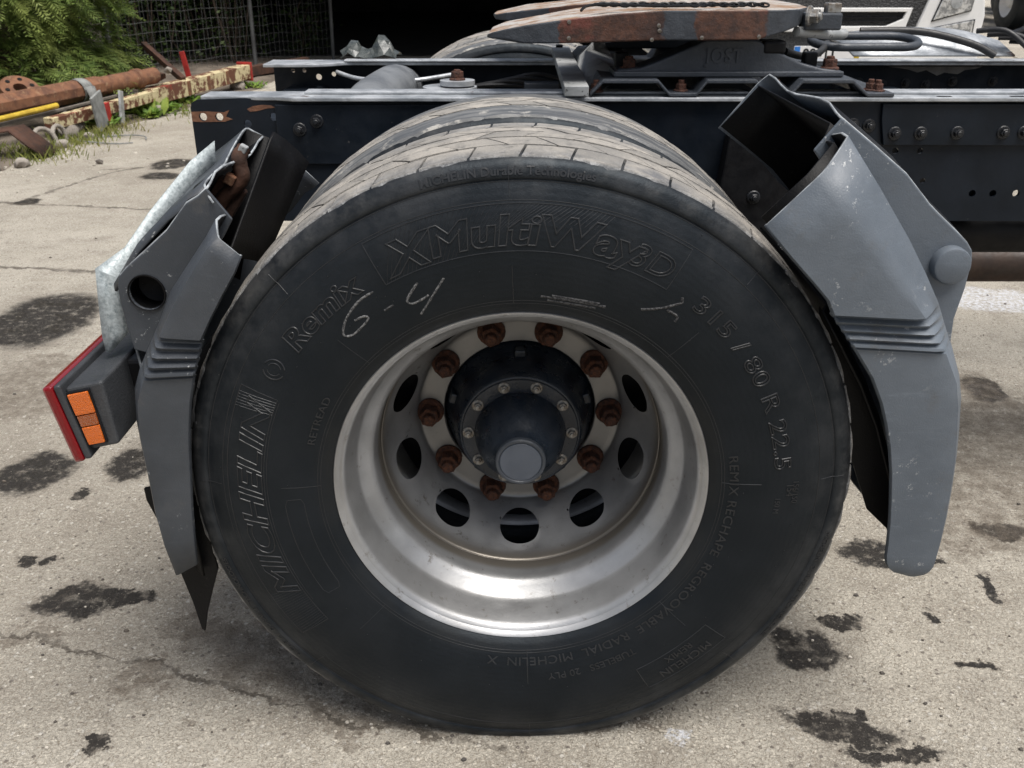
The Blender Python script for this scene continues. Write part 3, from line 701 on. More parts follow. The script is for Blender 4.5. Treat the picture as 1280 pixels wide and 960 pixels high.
# offset the upper skin sideways on the slopes so the sheet keeps its gauge
pl = cp + [(x + (-.004 if i % 4 in (1, 0) else .004) * 0, z + .0085) for i, (x, z) in list(enumerate(cp))[::-1]]
plate = prism('mounting_plate', pl, .830, 1.67, M['chassis_grey'], truck, bevel=.002)
mb = bolt_mesh('bolt', .0115, .016, 1.4, .008)
for x in (.356, .565, .788, .17):
    put(mb, 'bolt', (x, .862, 1.0205), plate, M['bolt_rust'], (R(-90), 0, 0))
put(mb, 'bolt', (.775, .87, 1.021), plate, M['bolt_bright'], (R(-90), 0, .3))
# silver cross bar at the rear of the plate
bar = boxo('cross_bar', (.127, 1.262, 1.030), (.052, .96, .022), M['plate_silver'], truck, .002); bar.rotation_euler = (0, 0, R(-.6))
boxo('clip', (-.004, .44, .014), (.02, .03, .008), M['black'], bar, .001)
wedge = mesh('gusset', [(.155, .84, 1.014), (.155, 1.55, 1.014), (.26, 1.55, 1.048), (.24, .90, 1.044), (.17, 1.2, 1.075), (.22, 1.4, 1.10)], [(0, 1, 5, 4), (0, 4, 3), (4, 5, 2, 3), (1, 2, 5)], M['plate_silver'], truck, smooth=60)
# pedestals
ped_pts = [(.212, 1.051), (.703, 1.051), (.701, 1.062), (.664, 1.066), (.617, 1.078), (.536, 1.114), (.522, 1.124), (.508, 1.127), (.412, 1.127), (.396, 1.122), (.386, 1.116), (.30, 1.080), (.266, 1.068), (.214, 1.064)]
ped = prism('pedestal', ped_pts, .872, .965, M['chassis_grey'], truck, bevel=.005, segs=3); ped['label'] = 'grey cast pedestal with raised lettering under the coupling plate'
prism('foot', [(.208, 1.0495), (.71, 1.0495), (.71, 1.0615), (.208, 1.0615)], .862, .98, M['chassis_grey'], ped, bevel=.003)
V, F = text_mesh('JOST', .040, 0., .0035, .0012, 0, .85, 1.12)
mesh('lettering', [(v.x + .447, .8718 - v.z, v.y + 1.080) for v in V], F, M['chassis_grey'], ped)
ped2 = copy(ped, truck, (0, .66, 0)); del ped2['label']
mb2 = bolt_mesh('bolt', .0155, .022, 1.35, .006)
for x, mt in ((.245, 'bolt_rust'), (.69, 'bolt_rust')):
    me = mb2.copy(); put(me, 'bolt', (x, .905, 1.062), ped, M[mt], (R(-90), 0, U(0, 1)))
for x, y in ((.232, .945), (.655, .945)):
    boxo('nut', (x, y, 1.078), (.03, .03, .034), M['black'], ped, .004)
# coupling plate: rear horns ramp down, rusty worn skirt
m = N('worn_coupling_paint'); xyz = m.n('ShaderNodeSeparateXYZ'); m.link(m.coord(), xyz.inputs[0])
nx = m.math('ADD', xyz.outputs[0], m.math('MULTIPLY', m.math('SUBTRACT', m.noise(22, 6, .7), .5), .055))
rustm = m.math('MAXIMUM', m.math('MULTIPLY', m.ramp(nx, .080, .086), m.ramp(nx, .308, .300)), m.math('MULTIPLY', m.ramp(nx, .368, .374), m.ramp(nx, .528, .520)))
rc = m.mix(m.ramp(m.noise(26, 8, .75), .36, .64), (.105, .045, .027), (.042, .022, .017))
rc = m.mix(m.ramp(m.noise(9, 4), .58, .68), rc, (.135, .040, .027))
pc = m.mix(m.ramp(m.noise(16, 6), .3, .7), (.050, .058, .070), (.030, .035, .043))
top = m.n('ShaderNodeNewGeometry'); nz = m.n('ShaderNodeSeparateXYZ'); m.link(top.outputs['True Normal'], nz.inputs[0])
c = m.mix(rustm, pc, rc)
tc = m.mix(m.ramp(m.noise(13, 7, .7), .38, .62), (.44, .42, .39), (.26, .15, .08)); tc = m.mix(m.ramp(m.noise(30, 7, .7), .60, .68), tc, (.03, .03, .03))
c = m.mix(m.ramp(nz.outputs[2], .80, .93), c, tc)
c = m.mix(m.ramp(m.noise(150, 3), .73, .77), c, (.45, .43, .40))
m.bump(m.noise(70, 6, .7), .6, .004)
M['coupling'] = m.done(c, m.ramp(m.noise(18, 4), .3, .7, .4, .7))
def ztop(x): return 1.138 + .05 * min(1, max(0, (x + .068) / .34)) ** .6 if x < .55 else 1.188
def zbot(x): return 1.131 if x < .012 else (1.122 if x < .03 else (1.1225 + .006 * min(1, max(0, (x - .1) / .2))) if x < .50 else 1.1285 + (x - .50) * .25)
plan = [(-.068, .86), (-.058, .828), (-.03, .818), (.012, .818), (.028, .818), (.09, .818), (.2, .818), (.3, .818), (.4, .818), (.50, .822), (.56, .836), (.60, .87), (.64, .95), (.66, 1.10), (.66, 1.40), (.64, 1.55), (.60, 1.63), (.54, 1.67), (.3, 1.682), (.03, 1.682), (-.058, 1.67), (-.068, 1.64), (-.06, 1.50), (-.03, 1.44), (.14, 1.33), (.24, 1.27), (.24, 1.23), (.14, 1.17), (-.03, 1.06), (-.06, 1.0)]
bm = bmesh.new()
tv = [bm.verts.new((x, y, ztop(x))) for x, y in plan]; bv = [bm.verts.new((x, y, zbot(x))) for x, y in plan]
bm.faces.new(tv); bm.faces.new(bv[::-1]); n = len(plan)
for i in range(n): bm.faces.new((tv[i], bv[i], bv[(i + 1) % n], tv[(i + 1) % n]))
bmesh.ops.triangulate(bm, faces=[f_ for f_ in bm.faces if len(f_.verts) > 4])
fw5 = bmob('fifth_wheel', bm, M['coupling'], truck, bevel=.007, segs=3); fw5['label'] = 'rusty grey fifth wheel coupling plate with worn top'
for x, z in ((.105, 1.165), (.105, 1.133), (.293, 1.158), (.295, 1.148), (.385, 1.134), (.505, 1.136), (.28, 1.13)):
    v, f = lathe([(0, .0042), (-.0025, .0042), (-.003, 0)], 12); mesh('rivet', v, f, M['bolt_bright'], fw5, smooth=40).location = (x, .8185, z)
# greasy chain lying on the coupling plate
ch = []
for i in range(34):
    x = .17 + i * .0105; y = .86 + .014 * math.sin(i * .9); a = U(-.4, .4) + (1.2 if i % 2 else 0)
    c0 = Vector((x, y, 1.197)); ux = Vector((math.cos(.3), math.sin(.3) * .5, 0)); uy = Vector((-.2, .6 if i % 2 else .3, .5 if i % 2 else .1)).normalized()
    ch.append(tube_data([c0 + ux * .011 * math.cos(t) + uy * .006 * math.sin(t) for t in [2 * math.pi * q / 10 for q in range(10)]], .0022, 5, True))
V, F = join(ch); mesh('chain', V, F, M['black'], fw5, smooth=60)
tube('grease_line', smooth_path([(.13, .835, 1.186), (.16, .85, 1.197), (.3, .84, 1.195), (.38, .85, 1.196), (.46, .90, 1.196)]), .003, M['black'], fw5, 6)
# lock arm, pull bar and release handle at the front of the coupling plate
arm = boxo('lock_arm', (.655, .90, 1.162), (.08, .05, .035), M['chassis_grey'], truck, .004)
put(mb2.copy(), 'bolt', (-.035, -.03, .012), arm, M['bolt_bright'], (0, 0, R(60)))
boxo('lug', (.022, -.004, .027), (.03, .03, .02), M['bolt_bright'], arm, .002)
boxo('latch', (.555, .90, 1.110), (.05, .06, .028), M['black'], truck, .006)
tube('pull_bar', smooth_path([(.60, .88, 1.142), (.66, .92, 1.135), (.72, .98, 1.128), (.76, 1.05, 1.125)]), .011, M['plate_silver'], truck)
hpts = []
hc = Vector((.835, 1.12, 1.103))
for k in range(48):
    t = 2 * math.pi * k / 48; sx_ = (.072 if abs(math.cos(t)) > .001 else 0)
    x = (.070 if math.cos(t) > 0 else -.070) + .056 * math.cos(t); y = .056 * math.sin(t) * 1.0
    hpts.append(hc + Vector((x, y, .012 * (y / .08))))
hd = tube('release_handle', hpts, .0100, M['chassis_grey'], truck, 12, True); hd['label'] = 'elongated grey steel rod loop handle'
tube('handle_rod', smooth_path([(.60, .95, 1.095), (.65, .98, 1.082), (.70, 1.03, 1.085), (.74, 1.10, 1.10)]), .0085, M['hose'], truck)

# ------------------------------------------------------------------ air tank and exhaust under the rail
def yrod(name, x0, x1, y, z, r_, mt, n=40):
    pts = [(x0, 0), (x0, r_ * .8), (x0 + .02, r_), (x1 - .02, r_), (x1, r_ * .8), (x1, 0)]
    v, f = lathe(pts, n); return mesh(name, [(a, y + b, z + c_) for b, a, c_ in [(p[0], p[1], p[2]) for p in v]], f, mt, truck, smooth=40)
yrod('air_tank', .86, 2.6, 1.02, .665, .055, M['black'])
ex = yrod('exhaust_pipe', .70, 2.9, 1.20, .525, .052, M['pipe_brown'])
v, f = lathe([(1.40, .0535), (1.405, .056), (1.50, .056), (1.505, .0535)], 40); mesh('clamp_band', [(b, 1.20 + a, .525 + c_) for a, b, c_ in v], f, M['rust'], ex, smooth=40)

# ------------------------------------------------------------------ mudguards
def loft(name, sections, mt, parent, solid=.0045, smooth=32, inner=0, flip=False):
    V = []; F = []; k = len(sections[0])
    for s in sections: V += s
    for i in range(len(sections) - 1):
        for j in range(k - 1): F.append((i * k + j, i * k + j + 1, (i + 1) * k + j + 1, (i + 1) * k + j))
    o = mesh(name, V, F, mt, parent, smooth=smooth, solid=solid)
    if inner:
        if flip: o.data.flip_normals()
        o.data.materials.append(M['black_plastic']); o.data.materials.append(M['cut_edge']); d = o.modifiers['s']; d.material_offset = 1; d.material_offset_rim = 2 if inner > 1 else 0
    return o
def lerp(a, b, t): return tuple(x + (y - x) * t for x, y in zip(a, b))
def lip_section(A, Mp, B, ya, yb, yback, bend):
    """one station of the side lip: inner edge A, crease M, ridge B, return C (all x,z)"""
    cxz = (B[0] + (A[0] - B[0]) * .06, B[1] + (A[1] - B[1]) * .06)
    q = [(A[0], ya + .004, A[1]), (*lerp(A, Mp, .03)[:1], ya, lerp(A, Mp, .03)[1])]
    for t in (.35, .7, .92): p = lerp(A, Mp, t); q.append((p[0], ya, p[1]))
    for t in (.08, .3, .6, .88, 1.): p = lerp(Mp, B, t); q.append((p[0], ya + (yb - ya) * t ** (1.25 if bend else 2.2), p[1]))
    q.append((B[0] + (B[0] - A[0]) * .004, (yb + yback) / 2, B[1] + (B[1] - A[1]) * .004)); q.append((cxz[0], yback, cxz[1]))
    return q
def build_guard(name, stations, ribs, D, mt, boss, label, widths, hole=False, flip=False):
    """stations: (A, M, B, face_y); ribs: indices between which steps are pressed; D: outline of the set-back mounting panel"""
    secs = []
    for i, (A, Mp, B, ya) in enumerate(stations):
        secs.append(lip_section(A, Mp, B, ya, ya + .048, .070, True))
        if i == ribs:
            A2, M2, B2, _ = stations[i + 1]
            for k in range(1, 34):
                t = k / 34; ph = (t * 5.0) % 1.0
                y = -.008 - (.0095 * (1 - abs(ph - .35) / .35) if ph < .7 else 0) * (1 if t < .93 else .0)
                if t < .10: y = ya + (-.008 - ya) * (t / .10)
                secs.append(lip_section(lerp(A, A2, t), lerp(Mp, M2, t), lerp(B, B2, t), y, ya + .048 + (-.010 + .052 - ya - .048) * t, .070, True))
    g = loft(name, secs, mt, truck, .0035, inner=2, flip=not flip); g['label'] = label
    # set-back mounting panel
    inner = [(s[2][0] + (s[0][0] - s[2][0]) * .25, s[2][1] + (s[0][1] - s[2][1]) * .25) for s in stations[:D['upto']]]
    poly = D['pts'] + inner[::-1]
    prism('mounting_panel', poly, .066, .072, mt, g, bevel=.002, holes=[(*boss, .0265)] if hole else ())
    # arch over the twin tyres: from the panel outline back to the inner flange
    secs = []; arch = D['pts'] + [s[2] for s in stations[D['upto']:]]
    y1 = widths
    for i, (x, z) in enumerate(arch):
        d = Vector((x, 0, z - .515)).normalized(); cut = 0
        p = [(x, .074, z), (x + d.x * .003, .10, z + d.z * .003)]
        for k in range(1, 9): yy = .10 + (y1 - .12) * k / 8; p.append((x + d.x * (.006 + .006 * math.sin(k)), yy, z + d.z * (.006 + .006 * math.sin(k))))
        p.append((x, y1 - .008, z)); p.append((x - d.x * .012, y1, z - d.z * .012)); p.append((x - d.x * .06, y1 + .003, z - d.z * .06)); p.append((x - d.x * .115, y1 + .006, z - d.z * .115))
        secs.append(p)
    loft('arch', secs, mt, g, .0035, inner=2, flip=flip)
    return g, arch
# front mudguard (towards the cab): pale, almost whole
ST = [((.330, .957), (.395, 1.026), (.441, 1.068), -.030), ((.369, .914), (.444, .968), (.495, .998), -.030), ((.408, .874), (.505, .897), (.548, .925), -.030), ((.430, .850), (.540, .856), (.581, .874), -.030), ((.440, .829), (.570, .822), (.608, .829), -.030),
      ((.487, .767), (.620, .759), (.649, .757), -.010), ((.519, .722), (.645, .712), (.672, .704), -.010), ((.540, .680), (.655, .672), (.682, .668), -.010), ((.553, .645), (.662, .630), (.688, .624), -.010), ((.565, .605), (.668, .585), (.693, .578), -.010),
      ((.575, .56), (.672, .53), (.697, .525), -.010), ((.582, .515), (.674, .475), (.699, .470), -.010), ((.588, .47), (.674, .42), (.697, .415), -.010), ((.592, .425), (.673, .395), (.694, .392), -.010), ((.593, .405), (.672, .382), (.691, .380), -.010), ((.5965, .391), (.668, .372), (.685, .370), -.009), ((.603, .379), (.662, .365), (.676, .363), -.007), ((.613, .370), (.652, .360), (.663, .359), -.004), ((.624, .365), (.643, .358), (.649, .357), .0)]
guard, arch = build_guard('mudguard', ST, 4, {'pts': [(.447, 1.085), (.50, 1.046), (.552, 1.006), (.585, .971), (.592, .963), (.609, .948), (.640, .922), (.659, .905), (.668, .893), (.671, .878), (.669, .835), (.662, .786), (.665, .74)], 'upto': 7}, M['guard_pale'], (.638, .876), 'pale grey plastic mudguard with a round boss cap', .53)
v, f = lathe([(.066, .0285), (.054, .0285), (.050, .0265), (.0485, .0235), (.0478, .0)], 48); mesh('boss_cap', v, f, M['guard_pale'], guard, smooth=35, loc=(.636, 0, .874))
# second skin just inside the cut end, and the black rubber flap inside
lin_s = []
for i in range(5):
    A, Mp, B, ya = ST[i]; sh = lambda p, k: ((p[0]) - k * math.sin(R(40)), p[1] - k * math.cos(R(40)))
    q = [(sh(A, -.004)[0], .004, sh(A, -.004)[1]), (sh(Mp, .008)[0], .006, sh(Mp, .008)[1]), (sh(B, .016)[0], .040, sh(B, .016)[1]), (sh(B, .020)[0], .078, sh(B, .020)[1])]
    a = arch[i]; q += [(sh(a, .014)[0], .088, sh(a, .014)[1]), (sh(a, .014)[0], .51, sh(a, .014)[1]), (sh(a, .11)[0], .515, sh(a, .11)[1])]
    lin_s.append(q)
lo_ = loft('liner', lin_s, M['black_plastic'], guard, .003)
fl = []
for (x, z) in ((.455, .812), (.490, .755), (.53, .69), (.565, .62), (.60, .53), (.625, .46), (.640, .415)):
    fl.append([(x - .012, .02, z + .004), (x + .006, .06, z), (x + .012, .25, z), (x + .012, .50, z)])
loft('splash_flap', fl, M['black_plastic'], guard, .004)
prism('splash_flap', [(.448, .812), (.505, .735), (.56, .64), (.60, .52), (.632, .40), (.575, .455), (.535, .55), (.50, .63), (.47, .72), (.452, .77)], .050, .054, M['black_plastic'], guard)

# rear mudguard: darker, dented, open socket where its cap is missing
SL = [((-.392, .912), (-.418, .936), (-.434, .950), -.020), ((-.403, .888), (-.436, .920), (-.450, .926), -.022), ((-.424, .855), (-.466, .878), (-.482, .884), -.024), ((-.444, .822), (-.492, .840), (-.512, .845), -.024), ((-.463, .788), (-.520, .792), (-.537, .795), -.024),
      ((-.487, .721), (-.560, .716), (-.581, .722), -.010), ((-.497, .684), (-.575, .678), (-.597, .682), -.010), ((-.505, .640), (-.580, .634), (-.602, .636), -.010), ((-.510, .606), (-.580, .596), (-.601, .597), -.010), ((-.516, .55), (-.578, .54), (-.600, .54), -.010),
      ((-.522, .494), (-.578, .482), (-.599, .480), -.010), ((-.526, .44), (-.574, .424), (-.592, .420), -.010), ((-.529, .388), (-.564, .366), (-.579, .356), -.010)]
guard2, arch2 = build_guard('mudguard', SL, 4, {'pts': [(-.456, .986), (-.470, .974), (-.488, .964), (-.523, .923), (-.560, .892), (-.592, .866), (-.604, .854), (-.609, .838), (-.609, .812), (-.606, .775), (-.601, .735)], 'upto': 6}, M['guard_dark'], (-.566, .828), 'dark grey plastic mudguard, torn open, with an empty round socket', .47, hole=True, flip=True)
v, f = lathe([(.064, .0265), (.063, .0285), (.068, .0295), (.075, .0275), (.105, .0265), (.11, .018), (.112, 0)], 36); mesh('socket', v, f, M['black_plastic'], guard2, smooth=40, loc=(-.566, 0, .828))
# torn rim of the outer skin above the panel
tr = []
for i, (u, v_, y) in enumerate(((258, 238, .075), (256, 230, .09), (262, 222, .12), (271, 213, .16), (280, 206, .20), (284, 198, .25), (289, 188, .31), (297, 174, .38), (307, 161, .45))):
    p = W(u, v_, y); d = Vector((-.72, 0, -.70)); tr.append([p, p + d * .03 + Vector((-.006, 0, 0)), p + d * .07 + Vector((-.012, .0, .004)), p + d * .14 + Vector((-.012, 0, .006)), p + d * .22])
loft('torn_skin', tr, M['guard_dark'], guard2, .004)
tr = [W(u, v_, y) for u, v_, y in ((267, 254, .06), (262, 247, .066), (258, 238, .072), (256, 230, .09), (262, 222, .12), (271, 213, .16), (280, 206, .20), (284, 198, .25), (289, 188, .31), (297, 174, .38), (307, 161, .45), (318, 165, .45), (335, 174, .45))]
tube('torn_edge', smooth_path(tr, 3), .0017, M['cut_edge'], guard2, 6)
# black inner skin standing beside the tyre, and its inner flange
inn = []
for k in range(7):
    t = k / 6; a = W(337, 169, .24).lerp(W(279, 330, .10), t); b = W(386, 203, .30).lerp(W(330, 330, .22), t)
    inn.append([a + Vector((.0, -.0, -.006)), a + Vector((.004, .012, .003)), a.lerp(b, .3) + Vector((0, .02, .004)), a.lerp(b, .65) + Vector((0, .02, .0)), b])
loft('liner', inn, M['black_plastic'], guard2, .004)
back = [[W(307, 161, .45), W(336, 172, .45), W(336, 172, .45) + Vector((.03, 0, -.04))], [W(262, 260, .42), W(300, 270, .42), W(310, 290, .42)], [W(250, 330, .38), W(280, 340, .38), W(300, 350, .38)]]
loft('liner', back, M['black_plastic'], guard2, .004)
fl = []
for (x, z) in ((-.520, .70), (-.545, .60), (-.556, .50), (-.560, .42), (-.556, .34)):
    fl.append([(x + .02, .03, z - .004), (x, .05, z), (x - .006, .2, z), (x - .006, .44, z)])
loft('splash_flap', fl, M['black_plastic'], guard2, .004)
prism('splash_flap', [(-.618, .497), (-.605, .50), (-.53, .48), (-.517, .338), (-.530, .30), (-.548, .245), (-.557, .205), (-.562, .210), (-.570, .27), (-.600, .42), (-.617, .475)], .046, .052, M['black_plastic'], guard2, bevel=.001)
# rusty hooked bracket inside the torn guard
hk = tube('bracket', smooth_path([W(305, 186, .26), W(299, 196, .25), W(300, 208, .25), W(303, 220, .25), W(297, 232, .25), W(287, 240, .25), W(278, 250, .25), W(272, 262, .25)]), [.013, .012, .011] + [.0125] * 60, M['rust_dark'], guard2, 8)
boxo('bracket', W(283, 246, .26), (.05, .02, .055), M['rust_dark'], guard2, .004, Matrix.Rotation(R(35), 3, 'Y'))
boxo('nut', W(288, 224, .24), (.017, .017, .017), M['rust'], guard2, .002, Matrix.Rotation(R(30), 3, 'Y'))
boxo('nut', W(304, 186, .25), (.013, .013, .013), M['plate_silver'], guard2, .002, Matrix.Rotation(R(30), 3, 'Y'))
boxo('stay', (-.30, .5, .80), (.16, .03, .05), M['black'], guard2, .004)

# ------------------------------------------------------------------ galvanised lamp bracket
up_ = [(268, 176, .30), (238, 201, .27), (187, 264, .20), (156, 309, .15), (119, 336, .110), (123, 375, .104), (128, 420, .100), (133, 440, .098)]
dn_ = [(270, 203, .30), (243, 240, .27), (200, 290, .20), (166, 336, .15), (153, 350, .110), (158, 375, .104), (164, 413, .100), (138, 441, .098)]
sec = []
for (a, b) in zip(up_, dn_):
    p, q = W(*a), W(*b); sec.append([p, p.lerp(q, .5) + Vector((0, -.002, .001)), q])
gal = loft('lamp_bracket', sec, M['galv'], truck, .0022, 25); gal['label'] = 'bent galvanised sheet bracket beside the tail lamp'

# ------------------------------------------------------------------ tail lamp
X0, ZL = -.716, .700
tilt = Vector((.205, 0, -.979))                       # lamp face leans: its foot sits further forward
def lp(d, y, h): return Vector((X0 + d * .979 + tilt.x * h, y, ZL + d * .205 + tilt.z * h))
def lbox(name, d0, d1, y0, y1, h0, h1, mt, par, bevel, d0b=None, d1b=None):
    d0b = d0 if d0b is None else d0b; d1b = d1 if d1b is None else d1b
    v = [lp(d, y, h_) for y in (y0, y1) for d, h_ in ((d0, h0), (d1, h0), (d1b, h1), (d0b, h1))]
    return mesh(name, v, [(0, 1, 2, 3), (7, 6, 5, 4), (0, 4, 5, 1), (1, 5, 6, 2), (2, 6, 7, 3), (3, 7, 4, 0)], mt, par, bevel=bevel, segs=3)
lamp = lbox('tail_lamp', .028, .088, -.002, .40, .006, .112, M['lamp_body'], truck, .005, d1b=.074); lamp['label'] = 'tail lamp with red lens and amber side reflectors'
lbox('bezel', .016, .0275, -.010, .406, -.003, .124, M['lamp_body'], lamp, .004)
lbox('red_lens', -.001, .0155, -.012, .408, -.004, .126, M['red_lens'], lamp, .005)
lbox('reflector_frame', .0295, .067, -.006, -.0022, .012, .104, M['black'], lamp, .0015, d1b=.0605)
lbox('reflector', .032, .0645, -.010, -.0062, .015, .050, M['amber'], lamp, .001, d1b=.0625)
lbox('side_marker', .032, .0623, -.0092, -.0062, .0515, .070, M['amber_dark'], lamp, .001, d1b=.0605)
lbox('reflector', .032, .0603, -.010, -.0062, .0715, .101, M['amber'], lamp, .001, d1b=.0575)
boxo('lamp_stay', (-.60, .12, .68), (.07, .05, .05), M['black'], lamp, .006)

# ------------------------------------------------------------------ crumpled plastic lying on the far rail
M['crumple'] = simple('grey_plastic_film', (.035, .042, .040), (.10, .11, .105), 30, .3, .1, bump=.4, bscale=60)
V = []; F = []; nx_, ny_ = 13, 8; rr = random.Random(5)
for j in range(ny_):
    for i in range(nx_):
        a, b = i / (nx_ - 1), j / (ny_ - 1)
        hgt = (.050 * math.exp(-((a - .72) / .16) ** 2) + .034 * math.exp(-((a - .2) / .16) ** 2) + .014) * math.sin(math.pi * min(1, max(0, b * .9 + .05))) ** .6
        V.append((-.515 + .165 * a + rr.uniform(-.006, .006), 1.60 + .11 * b + rr.uniform(-.006, .006), 1.0125 + max(.001, hgt + rr.uniform(-.008, .008) * (hgt > .01))))
for j in range(ny_ - 1):
    for i in range(nx_ - 1):
        q = j * nx_ + i; F += [(q, q + 1, q + nx_ + 1), (q, q + nx_ + 1, q + nx_)] if (i + j) % 2 else [(q, q + 1, q + nx_), (q + 1, q + nx_ + 1, q + nx_)]
o = mesh('plastic_sheet', V, F, M['crumple'], None, solid=.0015); tag(o, 'crumpled grey plastic film lying on the far chassis rail', 'plastic sheet')

# ================================================================== BACKGROUND, LEFT: fence, hedge, scrap
M['wire'] = simple('galvanised_wire', (.12, .125, .125), (.07, .07, .07), 5, .6)
M['soil'] = simple('dusty_soil', (.17, .14, .11), (.085, .068, .053), 5, .95, .03, bump=.8, bscale=40, bdist=.02)
FP = [Vector(p) for p in ((-5.9, 7.36, 0), (-4.38, 9.51, 0), (-3.24, 11.12, 0), (-2.45, 12.2, 0))]
fence = empty('wire_fence', FP[1]); tag(fence, 'sagging grey wire mesh fence in front of the dark shed', 'fence')
for i in range(3):
    a, b = FP[i], FP[i + 1]; L = (b - a).length; d = (b - a).normalized(); parts = []
    for k in range(19):
        z = .06 + k * .11; parts.append(tube_data([a + d * L * t / 8 + Vector((0, 0, z + .012 * math.sin(t * 2.1 + k * .3 + i))) for t in range(9)], .0018, 4, cap=False))
    for k in range(int(L / .075)):
        p = a + d * (.04 + k * .075); e = .02 * math.sin(k * 1.7); parts.append(tube_data([p + Vector((0, 0, .05)), p + Vector((e, e, 1.0)), p + Vector((-e * .3, 0, 2.05))], .0018, 4, cap=False))
    V, F = join(parts); w_ = mesh('wire_mesh', [v - FP[1] for v in V], F, M['wire'], fence); w_['kind'] = 'stuff'
for i, p in enumerate(FP):
    tube('post', [p - FP[1], p - FP[1] + Vector((.01 * i, 0, 2.15))], .024, M['wire'], fence, 10)
board = boxo('board', (-4.44, 9.20, .45), (.24, .03, .9), M['timber'], None, .004, Matrix.Rotation(R(55), 3, 'Z') @ Matrix.Rotation(R(4), 3, 'X')); board.name = 'timber_board'
tag(board, 'weathered grey timber board leaning on the wire fence', 'board')
# soil bank under the scrap
V = []; F = []; nx_, ny_ = 10, 40
edge = [(-3.05, 3.6), (-3.28, 5.0), (-3.30, 6.0), (-3.12, 7.0), (-2.95, 7.7), (-2.70, 8.9), (-2.55, 10.2), (-2.4, 12.0)]
def edge_x(y):
    for (x0, y0), (x1, y1) in zip(edge, edge[1:]):
        if y0 <= y <= y1: return x0 + (x1 - x0) * (y - y0) / (y1 - y0)
    return edge[0][0]
for j in range(ny_):
    y = 3.6 + 8.4 * j / (ny_ - 1); x0 = edge_x(y)
    for i in range(nx_):
        t = i / (nx_ - 1); x = x0 - t * 4.2 + .10 * mnoise.noise(Vector((x0, y * 2.3, 0)))
        V.append((x, y, -.004 + .07 * min(1, t * 4) + .05 * mnoise.noise(Vector((x * 2, y * 2, 0))) * min(1, t * 6)))
for j in range(ny_ - 1):
    for i in range(nx_ - 1): q = j * nx_ + i; F.append((q, q + 1, q + nx_ + 1, q + nx_))
o = mesh('soil_bank', V, F, M['soil'], None, smooth=60); tag(o, kind='structure')
def bank_z(x, y): return .06 if x < edge_x(y) - .9 else .03

# scrap steel, every piece its own thing
M['yellow'] = simple('yellow_paint', (.60, .43, .045), (.42, .28, .03), 12, .5, .1, bump=.2)
M['red'] = simple('red_paint', (.42, .03, .025), (.26, .02, .016), 14, .55, .1, bump=.2)
m = N('flaking_cream_paint'); c = m.mix(m.ramp(m.noise(9, 5, .75), .47, .53), (.58, .50, .30), (.13, .05, .028)); c = m.mix(m.ramp(m.noise(4, 4), .60, .66), c, (.25, .04, .025))
m.bump(m.noise(30, 4), .4, .006); M['cream'] = m.done(c, .7)
M['strap'] = simple('grey_webbing', (.27, .28, .27), (.17, .175, .17), 20, .8, .05, bump=.5, bscale=150)
M['stone'] = simple('rubble', (.33, .30, .26), (.19, .165, .14), 6, .9, .05, bump=.6, bscale=40, bdist=.01)
def beam(name, a, b, r_, n, mt, label, cat, rot=0, ends=None):
    a, b = Vector(a), Vector(b); d = (b - a).normalized(); s = d.cross(Vector((0, 0, 1))).normalized(); up = s.cross(d)
    ring = lambda p, q: [p + (s * math.cos(2 * math.pi * (k + rot) / n) + up * math.sin(2 * math.pi * (k + rot) / n)) * q - a for k in range(n)]
    V = []; F = []
    rs = ends or [(0, 1), (1, 1)]
    for t, q in rs: V += ring(a.lerp(b, t), r_ * q)
    for i in range(len(rs) - 1):
        for k in range(n): F.append((i * n + k, i * n + (k + 1) % n, (i + 1) * n + (k + 1) % n, (i + 1) * n + k))
    F += [tuple(range(n))[::-1], tuple(range((len(rs) - 1) * n, len(rs) * n))]
    o = mesh(name, V, F, mt, None, smooth=30, bevel=.004, loc=a); tag(o, label, cat); return o
pa, pb = Vector((-4.50, 4.40, .215)), Vector((-3.24, 7.58, .305))
beam('steel_column', pa, pa.lerp(pb, .80), .088, 8, M['rust'], 'long rusty steel column with a grey strap tied round it', 'column', .5)
beam('steel_pipe', pa.lerp(pb, .795), pb, .075, 20, M['rust'], 'short rusty pipe with a thick collar at its broken end', 'pipe', 0, [(0, 1), (.62, 1), (.63, 1.16), (.72, 1.16), (.73, .92), (1, .95)])
# strap
sp_c = pa.lerp(pb, .74); dd = (pb - pa).normalized(); ss = dd.cross(Vector((0, 0, 1))).normalized(); uu = ss.cross(dd); sec = []
for k in range(22):
    t = 2 * math.pi * k / 20; q = .093 + .006 * math.sin(3 * t); c0 = sp_c + (ss * math.cos(t) + uu * math.sin(t)) * q
    sec.append([c0 - dd * (.045 + .012 * math.sin(t * 2)) - sp_c, c0 + uu * .006 - sp_c, c0 + dd * (.045 + .01 * math.cos(t * 3)) - sp_c])
strap = loft('strap', sec, M['strap'], None, .004, 50); strap.location = sp_c; tag(strap, 'grey webbing strap wrapped round the rusty steel column', 'strap')
tl = []
for k in range(4): q = Vector((.09 + .012 * k, -.02, .03 - .045 * k)); tl.append([q - dd * .05 * (1 - .06 * k), q + Vector((.006, 0, 0)), q + dd * .05])
loft('strap_tail', tl, M['strap'], strap, .004, 50)
beam('yellow_pole', (-4.02, 4.6, .185), (-3.535, 6.22, .235), .021, 12, M['yellow'], 'yellow painted pole lying along the rusty column', 'pole')
beam('steel_bar', (-3.95, 4.9, .15), (-3.36, 6.95, .21), .016, 4, M['timber'], 'thin pale bar lying beneath the yellow pole', 'bar', .5)
beam('painted_beam', (-3.52, 6.0, .13), (-3.20, 7.35, .16), .062, 4, M['cream'], 'cream painted beam with flaking rust below the strap', 'beam', .5)
